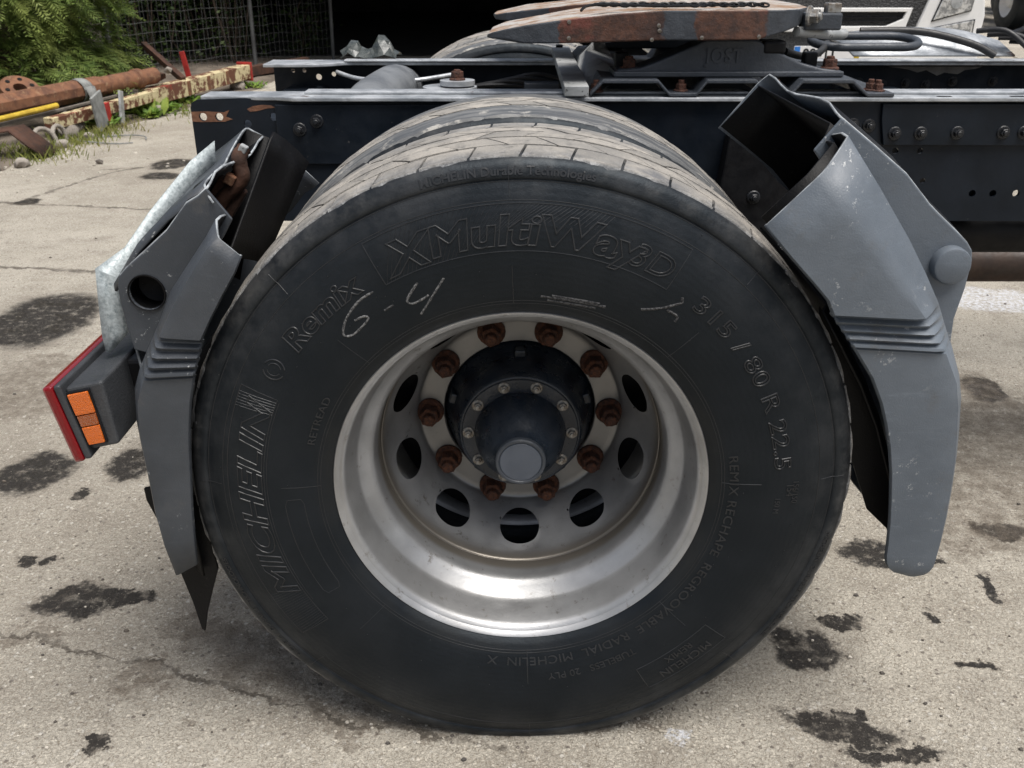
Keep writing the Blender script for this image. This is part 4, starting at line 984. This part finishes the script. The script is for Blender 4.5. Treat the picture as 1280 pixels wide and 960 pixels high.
cb = beam('painted_beam', (-3.26, 7.35, .145), (-2.865, 9.2, .165), .098, 4, M['cream'], 'cream painted beam with a red end plate', 'beam', .5)
d_ = (Vector((-2.865, 9.2, .165)) - Vector((-3.26, 7.35, .145))); 
ep = boxo('end_plate', d_ * 1.004, (.17, .022, .19), M['red'], cb, .006, Matrix.Rotation(-math.atan2(d_.x, d_.y), 3, 'Z'))
for k in range(3): boxo('rib', d_ * (.32 + .2 * k) + Vector((.07, 0, 0)), (.03, .05, .13), M['rust'], cb, .004)
rp = boxo('red_post', (-3.29, 8.62, .27), (.05, .03, .30), M['red'], None, .004, Matrix.Rotation(R(-9), 3, 'Y')); tag(rp, 'narrow red painted plate standing behind the cream beam', 'plate')
beam('angle_iron', (-3.62, 8.45, .50), (-3.12, 7.98, .22), .038, 4, M['rust_dark'], 'dark rusty bar leaning on the broken pipe end', 'bar', .5)
beam('angle_iron', (-3.70, 7.5, .40), (-3.52, 7.42, .28), .05, 4, M['rust_dark'], 'short dark steel stub behind the strap', 'steel stub', .5)
beam('steel_beam', (-3.20, 9.6, .08), (-2.55, 10.9, .10), .075, 4, M['rust_dark'], 'dark rusty beam lying beyond the red end plate', 'beam', .5)
# flange disc by the hedge
v, f = lathe([(-.03, .05), (-.03, .145), (.03, .145), (.03, .05)], 32, True); fd = mesh('steel_flange', v, f, M['rust'], None, smooth=40, loc=(-3.92, 6.46, .315)); fd.rotation_euler = (R(-58), R(12), R(28)); tag(fd, 'round rusty flange leaning behind the steel column', 'flange')
for k in range(6):
    a = k * math.pi / 3; v, f = lathe([(-.034, .0), (-.034, .018), (.0, .018)], 12); mesh('bolt_hole', v, f, M['black'], fd).location = (.1 * math.sin(a), 0, .1 * math.cos(a))
# bent plate, ring, small panels
sec = [[(-3.75, 5.12, .06), (-3.70, 5.3, .10)], [(-3.58, 5.2, .19), (-3.56, 5.4, .20)], [(-3.45, 5.25, .20), (-3.44, 5.46, .21)], [(-3.36, 5.28, .10), (-3.33, 5.48, .11)], [(-3.27, 5.3, .02), (-3.25, 5.5, .02)]]
o = loft('bent_plate', sec, M['rust_dark'], None, .012); tag(o, 'bent dark rusty plate on the ground below the yellow pole', 'steel plate')
for k, (x, y, r0) in enumerate(((-3.45, 5.75, .085), (-3.42, 5.92, .075), (-3.45, 6.08, .06))):
    o = tube('steel_ring', [(r0 * math.cos(t), .03 * math.sin(t), r0 * math.sin(t)) for t in [2 * math.pi * q / 16 for q in range(16)]], .017, M['stone' if k < 2 else 'timber'], None, 8, True)
    o.location = (x, y, .035 + r0 * .2); o.rotation_euler = (R(U(-18, 18)), 0, R(60 + 20 * k)); tag(o, 'pale hoop standing under the rusty column', 'hoop', 'pale hoops under the rusty column')
o = boxo('panel', (-3.30, 6.42, .16), (.02, .20, .28), M['strap'], None, .004, Matrix.Rotation(R(12), 3, 'X')); tag(o, 'grey upright panel under the strap', 'panel')
o = boxo('red_block', (-3.33, 6.62, .12), (.05, .07, .16), M['red'], None, .004); tag(o, 'small red painted block beside the grey panel', 'block')
o = boxo('panel', (-3.24, 6.72, .15), (.02, .07, .26), M['plate_silver'], None, .004, Matrix.Rotation(R(-14), 3, 'X')); tag(o, 'narrow pale leaning strip beside the red block', 'strip')
for k, (x, y, s_) in enumerate(((-3.50, 6.2, .11), (-3.55, 6.38, .13), (-3.16, 7.32, .07), (-3.20, 7.5, .08), (-3.25, 7.62, .07), (-3.33, 5.75, .05), (-3.30, 5.05, .05), (-3.36, 4.7, .06), (-3.6, 7.9, .1), (-2.9, 9.0, .08), (-3.40, 5.6, .04), (-3.28, 6.1, .045), (-3.42, 4.9, .05))):
    o = lump('stone', (x, y, s_ * .45), (s_, s_ * 1.15, s_ * .75), M['stone'], None, k, 2); tag(o, 'rough pale stone in the soil under the scrap steel', 'stone', 'stones in the soil under the scrap steel')
for k, (u, v_, s_) in enumerate(((60, 98, .06), (75, 95, .05), (93, 92, .055), (210, 88, .04), (200, 95, .05))):
    o = lump('scrap_lump', W(u, v_, 7.1 if k < 3 else 7.62), (s_, s_, s_ * .8), M['stone' if k % 2 else 'rust_dark'], None, 20 + k, 1, .6)
    tag(o, 'small crumpled scrap lump heaped behind the rusty column' if k < 3 else 'pale debris lump on the broken pipe end', 'scrap', 'scrap lumps behind the rusty column' if k < 3 else 'debris on the broken pipe end')
lp_ = G(140, 176); o = tube('wire_loop', smooth_path([lp_ + Vector((.26 * math.cos(t), .16 * math.sin(t), .012 + .008 * math.sin(2 * t))) for t in [math.pi * 2 * q / 18 for q in range(17)]], 3), .0055, M['strap'], None, 6); tag(o, 'thin wire loop lying on the concrete beside the weeds', 'wire')
st_ = G(125, 205); o = lump('pebble', (st_.x, st_.y, .014), (.03, .025, .02), M['grit_dark'], None, 3, 1); tag(o, 'single dark pebble on the open concrete', 'pebble')

# ------------------------------------------------------------------ foliage
def leaf_mat(name, c1, c2, c3):
    m = N(name); g = m.n('ShaderNodeNewGeometry'); f = g.outputs['Random Per Island']
    c = m.mix(m.ramp(f, .1, .9, smooth=False), c1, c2); c = m.mix(m.ramp(m.noise(2.2, 4), .45, .68), c, c3)
    m.b.inputs['Subsurface Weight'].default_value = 0
    tr = m.n('ShaderNodeBsdfTranslucent'); m.link(c, tr.inputs[0]); mx = m.n('ShaderNodeMixShader'); mx.inputs[0].default_value = .22
    m.done(c, .55, 0, .3); out = m.t.nodes['Material Output']; m.link(m.b.outputs[0], mx.inputs[1]); m.link(tr.outputs[0], mx.inputs[2]); m.link(mx.outputs[0], out.inputs[0])
    return m.m
M['conifer'] = leaf_mat('conifer_sprays', (.085, .14, .030), (.16, .215, .05), (.26, .31, .085))
M['shade_leaf'] = leaf_mat('shrub_leaves', (.020, .040, .012), (.040, .068, .018), (.075, .11, .026))
M['weed'] = leaf_mat('weed_leaves', (.10, .19, .030), (.17, .28, .05), (.24, .30, .06))
M['grass'] = leaf_mat('grass_blades', (.15, .19, .04), (.25, .27, .07), (.30, .27, .10))
M['bark'] = simple('bark', (.085, .062, .045), (.045, .033, .025), 10, .9, .05, bump=.6, bscale=40, bdist=.01)
def spray(V, F, p, d, L, rr, wid=.0055):
    """a drooping flat conifer spray: a midrib with side twigs of scale leaves"""
    d = d.normalized(); s = d.cross(Vector((0, 0, 1))); s = s.normalized() if s.length > .05 else Vector((1, 0, 0)); s = (s + Vector((0, 0, rr.uniform(-.7, .7)))).normalized()
    n = rr.randint(8, 12)
    for k in range(n):
        t = k / n; q = p + d * L * t + Vector((0, 0, -.28 * L * t * t))
        for sg in (-1, 1):
            l2 = L * (.46 - .34 * t) * rr.uniform(.7, 1.2); e = (d * .75 + s * sg * .8 + Vector((0, 0, -.22 + rr.uniform(-.18, .18)))).normalized() * l2
            w2 = s.cross(e).normalized().cross(e).normalized() * wid * rr.uniform(.7, 1.4); b = len(V)
            V += [q, q + e * .45 + w2, q + e, q + e * .45 - w2]; F.append((b, b + 1, b + 2, b + 3))
def conifer(name, base, H, rad, n, label, seed, zlo, group=None):
    rr = random.Random(seed); root = empty(name, base); tag(root, label, 'tree', group)
    tube('trunk', smooth_path([(0, 0, 0), (.04, .02, H * .4), (-.03, .03, H * .9)]), [.10] * 7 + [.06] * 6, M['bark'], root, 8)
    V = []; F = []
    for i in range(n):
        z = zlo + (H - zlo) * rr.random() ** 1.25; prof = rad * (1 - (z / H) ** 2.4) ** .5 * (.86 + .28 * mnoise.noise(Vector((z * 2.2, seed, 0))))
        a = rr.uniform(0, 2 * math.pi); cl = 1 + .30 * mnoise.noise(Vector((math.cos(a) * 2.4 + seed, math.sin(a) * 2.4, z * 2.6)))
        q = prof * cl * (rr.uniform(.80, 1.0) if rr.random() < .8 else rr.uniform(.35, .8))
        p = Vector((q * math.cos(a), q * math.sin(a), z)); d = Vector((math.cos(a) + rr.uniform(-.5, .5), math.sin(a) + rr.uniform(-.5, .5), rr.uniform(-.55, .15)))
        spray(V, F, p, d, rr.uniform(.15, .32), rr)
    mesh('crown', V, F, M['conifer'], root); return root
conifer('conifer_tree', (-4.62, 7.60, 0), 3.6, 1.22, 6500, 'feathery green conifer hanging over the rusty flange', 4, .30)
conifer('conifer_tree', (-5.45, 6.3, 0), 3.6, 1.2, 4500, 'broad green conifer at the end of the scrap pile', 9, .30)
def shrub(base, H, rad, n, nst, label, seed, group=None, lz=.3):
    rr = random.Random(seed); root = empty('shrub', base); tag(root, label, 'shrub', group); V = []; F = []; ps = []
    for k in range(nst):
        a = rr.uniform(0, 6.28); q = rad * rr.uniform(.1, .9); b0 = Vector((q * .5 * math.cos(a), q * .5 * math.sin(a), 0)); tp = Vector((q * math.cos(a) + rr.uniform(-.2, .2), q * math.sin(a), H * rr.uniform(.6, 1)))
        md = b0.lerp(tp, .5) + Vector((rr.uniform(-.12, .12), rr.uniform(-.12, .12), 0)); tube('stem', smooth_path([b0, md, tp], 4), rr.uniform(.005, .013), M['bark'], root, 5); ps.append((b0, md, tp))
    for i in range(n):
        b0, md, tp = rr.choice(ps); t = rr.uniform(lz, 1.05); p = (b0.lerp(md, t * 2) if t < .5 else md.lerp(tp, t * 2 - 1)) + Vector((rr.gauss(0, .13), rr.gauss(0, .13), rr.gauss(0, .08)))
        d = Vector((rr.uniform(-1, 1), rr.uniform(-1, 1), rr.uniform(-.5, .6))).normalized(); s = d.cross(Vector((rr.uniform(-1, 1), rr.uniform(-1, 1), 1))).normalized(); l = rr.uniform(.04, .085); b = len(V)
        V += [p, p + d * l * .5 + s * l * .28, p + d * l, p + d * l * .5 - s * l * .28]; F.append((b, b + 1, b + 2, b + 3))
    mesh('leaves', V, F, M['shade_leaf'], root); return root
for k, (x, y, H, rad, n) in enumerate(((-5.2, 9.6, 2.6, .7, 2200), (-4.4, 10.5, 2.8, .8, 2000), (-3.6, 11.4, 2.6, .7, 1500), (-5.9, 8.6, 2.8, .7, 1800), (-3.9, 12.0, 2.6, .8, 1500))):
    shrub((x, y, 0), H, rad, n, 12, 'tall thin-stemmed dark shrub growing behind the wire fence', 30 + k, 'dark shrubs behind the wire fence', .35)
for k in range(9):  # dense bushes added to darken the bright soil behind the fence
    t = k / 8; q = FP[0].lerp(FP[1], t * 2) if t < .5 else FP[1].lerp(FP[3], t * 2 - 1)
    shrub((q.x - .55, q.y + .42, 0), .75, .42, 650, 6, 'low dark bush added to darken the foot of the wire fence', 70 + k, 'low bushes added at the foot of the wire fence', .05)
def weed(p, s_, n, label, seed, group):
    rr = random.Random(seed); V = []; F = []
    for i in range(n):
        a = rr.uniform(0, 6.28); el = rr.uniform(.15, 1.2); l = s_ * rr.uniform(.5, 1.1); d = Vector((math.cos(a) * math.cos(el), math.sin(a) * math.cos(el), math.sin(el)))
        s = d.cross(Vector((0, 0, 1))).normalized(); q = Vector((rr.gauss(0, s_ * .45), rr.gauss(0, s_ * .45), 0)); b = len(V); wd_ = l * rr.uniform(.13, .24)
        V += [q, q + d * l * .35 + s * wd_, q + d * l * .7 + s * wd_ * .8 - Vector((0, 0, l * .05)), q + d * l - Vector((0, 0, l * .22)), q + d * l * .7 - s * wd_ * .8 - Vector((0, 0, l * .05)), q + d * l * .35 - s * wd_]; F.append(tuple(range(b, b + 6)))
    o = mesh('weed', V, F, M['weed'], None, loc=p); tag(o, label, 'weed', group)
for k, (u, v_, s_, n) in enumerate(((120, 160, .17, 80), (178, 140, .22, 130), (205, 138, .17, 80), (165, 135, .16, 70), (225, 130, .16, 70), (142, 152, .10, 40), (190, 147, .12, 60), (318, 110, .12, 40))):
    g = G(u, v_); weed((g.x, g.y, .01), s_, n, 'bright green leafy weed growing along the scrap steel', 50 + k, 'weeds along the scrap steel')
V = []; F = []
for (u, v_, su, n) in ((30, 196, 45, 420), (95, 176, 40, 420), (130, 165, 20, 200), (150, 160, 30, 160), (60, 190, 60, 150), (230, 140, 15, 80)):
    for i in range(n):
        g = G(u + rnd.gauss(0, su * .55), v_ + rnd.gauss(0, 5)); a = U(0, 6.28); l = U(.03, .085); b = len(V); s = Vector((math.cos(a), math.sin(a), 0)) * .004; t = Vector((U(-.5, .5), U(-.5, .5), 1)) * l
        V += [g - s, g + s, g + t * .6 + s * .6, g + t + Vector((t.x, t.y, 0)) * .3]; F.append((b, b + 1, b + 2, b + 3))
o = mesh('grass', V, F, M['grass']); tag(o, 'short yellow green grass along the edge of the concrete', 'grass', kind='stuff')

# ================================================================== BACKGROUND, RIGHT: white truck and the far one
M['white'] = simple('white_truck_paint', (.80, .80, .79), (.72, .72, .71), 3, .3, .05, bump=0)
M['grille'] = simple('black_grille_mesh', (.015, .016, .017), (.03, .031, .032), 90, .5, .1, bump=1., bscale=70, bdist=.02)
m = N('headlamp_glass'); c = m.mix(m.ramp(m.noise(26, 4), .42, .6), (.62, .63, .63), (.22, .23, .24)); m.b.inputs['Coat Weight'].default_value = 1; M['lamp_glass'] = m.done(c, .12, .5)
M['blue'] = simple('plate_blue', (.02, .17, .55), (.02, .15, .5), 5, .4, .02, bump=0)
M['plate_white'] = simple('plate_white', (.75, .75, .75), (.68, .68, .68), 5, .4, .02, bump=0)
M['glass_dark'] = simple('dark_windscreen', (.01, .012, .014), (.008, .009, .01), 2, .06, .02, bump=0)
TX, TY = 2.475, 6.6
wt = empty('parked_truck', (TX, TY, 0)); tag(wt, 'white truck with a black grille parked behind the chassis', 'truck')
def wp(u, v_, y=0.): p = W(u, v_, TY + y); return (p.x - TX, p.z)
def tprism(name, pts, y0, y1, mt, par=None, bevel=.01): return prism(name, pts, y0, y1, mt, par or wt, bevel=bevel)
tprism('cab', [(-1.23, .45), (1.20, .45), (1.235, .9), (1.235, 2.9), (1.15, 3.1), (-1.15, 3.1), (-1.23, 2.9)], .14, 2.1, M['white'], bevel=.04)
tprism('windscreen', [(-1.05, 1.75), (1.05, 1.75), (1.0, 2.6), (-1.0, 2.6)], .125, .138, M['glass_dark'])
gx, gz = zip(*[wp(1145, 44), wp(1166, 0)])
tprism('grille', [(-.70, .60), (.70, .60), (.87, 1.02), (.90, 1.6), (-.90, 1.6), (-.87, 1.02)], .06, .139, M['grille'])
fr = [wp(1030, 6), wp(1074, 9), wp(1143, 10), wp(1133, 35), wp(1100, 40), wp(1060, 41), wp(1020, 36)]
inn = [wp(1036, 13), wp(1076, 15), wp(1135, 16), wp(1130, 24), wp(1109, 33), wp(1066, 33), wp(1030, 30)]
mir = lambda P: [(-x, z) for x, z in P][::-1]
zt, zb = fr[2][1], fr[3][1]; xr = fr[2][0]
ring_o = [(-xr, zt), (xr, zt), (fr[3][0], zb), (fr[4][0], fr[4][1]), (-fr[4][0], fr[4][1]), (-fr[3][0], zb)]
ring_i = [(-inn[2][0], inn[1][1]), (inn[2][0], inn[1][1]), (inn[3][0], inn[3][1]), (inn[4][0], inn[4][1]), (-inn[4][0], inn[4][1]), (-inn[3][0], inn[3][1])]
n = 6; V = [(x, y, z) for y in (.02, .058) for P in (ring_o, ring_i) for x, z in P]; F = []
for i in range(n):
    j = (i + 1) % n; F += [(i, j, n + j, n + i), (2 * n + j, 2 * n + i, 3 * n + i, 3 * n + j), (j, i, 2 * n + i, 2 * n + j), (n + i, n + j, 3 * n + j, 3 * n + i)]
mesh('grille_surround', V, F, M['white'], wt, bevel=.006)
for k in range(3): boxo('grille_bar', (0, .05, .815 + .03 * k), (1.2, .012, .010), M['black'], wt, .002)
tprism('bumper', [(-1.2, .30), (1.2, .30), (1.21, .60), (1.225, .68), (.74, .655), (.70, .598), (-.70, .598), (-.74, .655), (-1.225, .68), (-1.21, .60)], -.03, .30, M['white'], bevel=.02)
tprism('bumper_grille', [(-.62, .36), (.62, .36), (.62, .47), (-.62, .47)], -.034, -.025, M['grille'], bevel=0)
pil = [wp(1142, 47), wp(1164, 0), (wp(1164, 0)[0] + .06, 1.6), (1.20, 1.6), (wp(1232, 0)[0], 1.05), wp(1234, 20), wp(1226, 50)]
for s in (1, -1):
    P = pil if s > 0 else mir(pil); tprism('corner_panel', P, .03, .42, M['white'], bevel=.015)
    up1 = [wp(1165, 28), wp(1178, 0), (wp(1180, -12)), (wp(1222, -12)), wp(1220, 0), wp(1216, 14)]; lo1 = [wp(1154, 46), wp(1160, 36), wp(1221, 24), wp(1217, 45)]
    for nm, P in (('headlamp', up1), ('fog_lamp', lo1)):
        P = P if s > 0 else mir(P); cx_ = sum(p[0] for p in P) / len(P); cz_ = sum(p[1] for p in P) / len(P)
        hsg = tprism(nm, P, .022, .029, M['black'], bevel=.004); tprism('lens', [(cx_ + (x - cx_) * .93, cz_ + (z - cz_) * .90) for x, z in P], .012, .021, M['lamp_glass'], hsg, bevel=.004)
        v, f = lathe([(.004, .05 if nm == 'headlamp' else .026), (-.004, .046 if nm == 'headlamp' else .022), (-.003, 0)], 20); q = mesh('bulb_reflector', v, f, M['plate_silver'], hsg, smooth=40); q.location = (cx_, .012, cz_)
pz0, pz1 = .53, .64
np_ = tprism('number_plate', [(-.26, pz0), (.26, pz0), (.26, pz1), (-.26, pz1)], -.045, -.031, M['plate_white'], bevel=.002)
boxo('blue_band', (-.237, -.0465, .585), (.045, .002, .104), M['blue'], np_, 0); boxo('yellow_band', (.238, -.0465, .585), (.04, .002, .104), M['yellow'], np_, 0)
for tx_, off_ in (('98', -.14), ('-', -.055), ('11', .02)):
    V, F = text_mesh(tx_, .105, 0., .001, .002); mesh('lettering', [(v.x + off_, -.0468 - v.z, v.y + .548) for v in V], F, M['black'], np_)
v, f = lathe([(-.15, .30), (-.15, .50), (.15, .50), (.15, .30)], 40, True)
for x in (-1.02, 1.02):
    o = mesh('wheel', [(b, a, c_) for a, b, c_ in v], f, M['rubber'], wt, smooth=40, loc=(x, 1.3, .505))
for s in (-1, 1): boxo('mirror', (s * 1.42, .35, 2.1), (.20, .14, .55), M['black'], wt, .03); tube('mirror_arm', [(s * 1.15, .4, 2.3), (s * 1.40, .36, 2.25)], .02, M['black'], wt, 6)
boxo('chassis', (0, 4.2, .85), (.85, 4.6, .28), M['black'], wt, .01)

def far_truck(x, y, label, cab_mt):
    root = empty('parked_truck', (x, y, 0)); tag(root, label, 'truck')
    tprism('cab', [(0, .6), (2.4, .6), (2.4, 3.0), (0, 3.0)], -.1, 1.9, cab_mt, root, .05)
    boxo('chassis', (1.2, 3.6, .8), (1.0, 5.4, .3), M['black'], root, .01)
    for wy in (.9, 4.2):
        for wx in (.16, 2.24):
            v, f = lathe([(-.15, .28), (-.155, .42), (-.13, .5), (.13, .5), (.155, .42), (.15, .28)], 36, True)
            t = mesh('tyre', [(b, a, c_) for a, b, c_ in v], f, M['rubber'], root, smooth=40, loc=(wx, wy, .5))
            v, f = lathe([(-.14, .29), (-.10, .24), (-.06, .12), (-.10, .08), (-.10, 0)], 24); mesh('rim', [(b if wx > 1 else b, a, c_) for a, b, c_ in v], f, M['white'], t, smooth=40)
    return root
far_truck(9.28, 16.9, 'white truck standing far across the yard beyond the parked truck', M['white'])
far_truck(11.5, 21.8, 'grey truck standing farthest across the yard', M['chassis_grey'])
# cables and cover on the chassis just ahead of the coupling
sd_ = [(.86, 1.72), (.98, 1.75), (1.10, 1.74), (1.28, 1.70), (1.42, 1.66)]
tank = mesh('wing_cover', [v for i in range(9) for v in ((1.00 + .06 * i, 1.66, 1.02), (1.00 + .06 * i, 1.78, 1.045 + .045 * math.sin(math.pi * min(1, (8 - i) / 8 + .05))), (1.0 + .06 * i, 1.95, 1.05 + .03 * math.sin(math.pi * (8 - i) / 8)))], [(i * 3 + k, (i + 1) * 3 + k, (i + 1) * 3 + k + 1, i * 3 + k + 1) for i in range(8) for k in range(2)], M['chassis_top'], truck, smooth=60, solid=.005)
tube('brake_hose', smooth_path([(1.03, 1.72, 1.085), (1.20, 1.70, 1.085), (1.34, 1.66, 1.055), (1.41, 1.64, 1.022)]), .011, M['hose'], truck)
for k in range(4):
    x = 1.44 + .035 * k; tube('brake_hose', smooth_path([(x - .06, 1.72, 1.085 - .01 * k), (x, 1.67, 1.09 - .012 * k), (x + .05, 1.63, 1.05), (x + .07, 1.60, 1.02)]), .008 if k < 2 else .006, M['hose'], truck)
for k, (x, z) in enumerate(((1.50, 1.08), (1.56, 1.07), (1.63, 1.065), (1.72, 1.05))): boxo('connector', (x, 1.70, z), (.05, .04, .025), M['black'], truck, .006, Matrix.Rotation(R(20 * (k - 1)), 3, 'Y'))
tube('brake_hose', smooth_path([(1.55, 1.66, 1.03), (1.7, 1.63, 1.045), (1.9, 1.64, 1.03), (2.2, 1.66, 1.03)]), .012, M['hose'], truck)
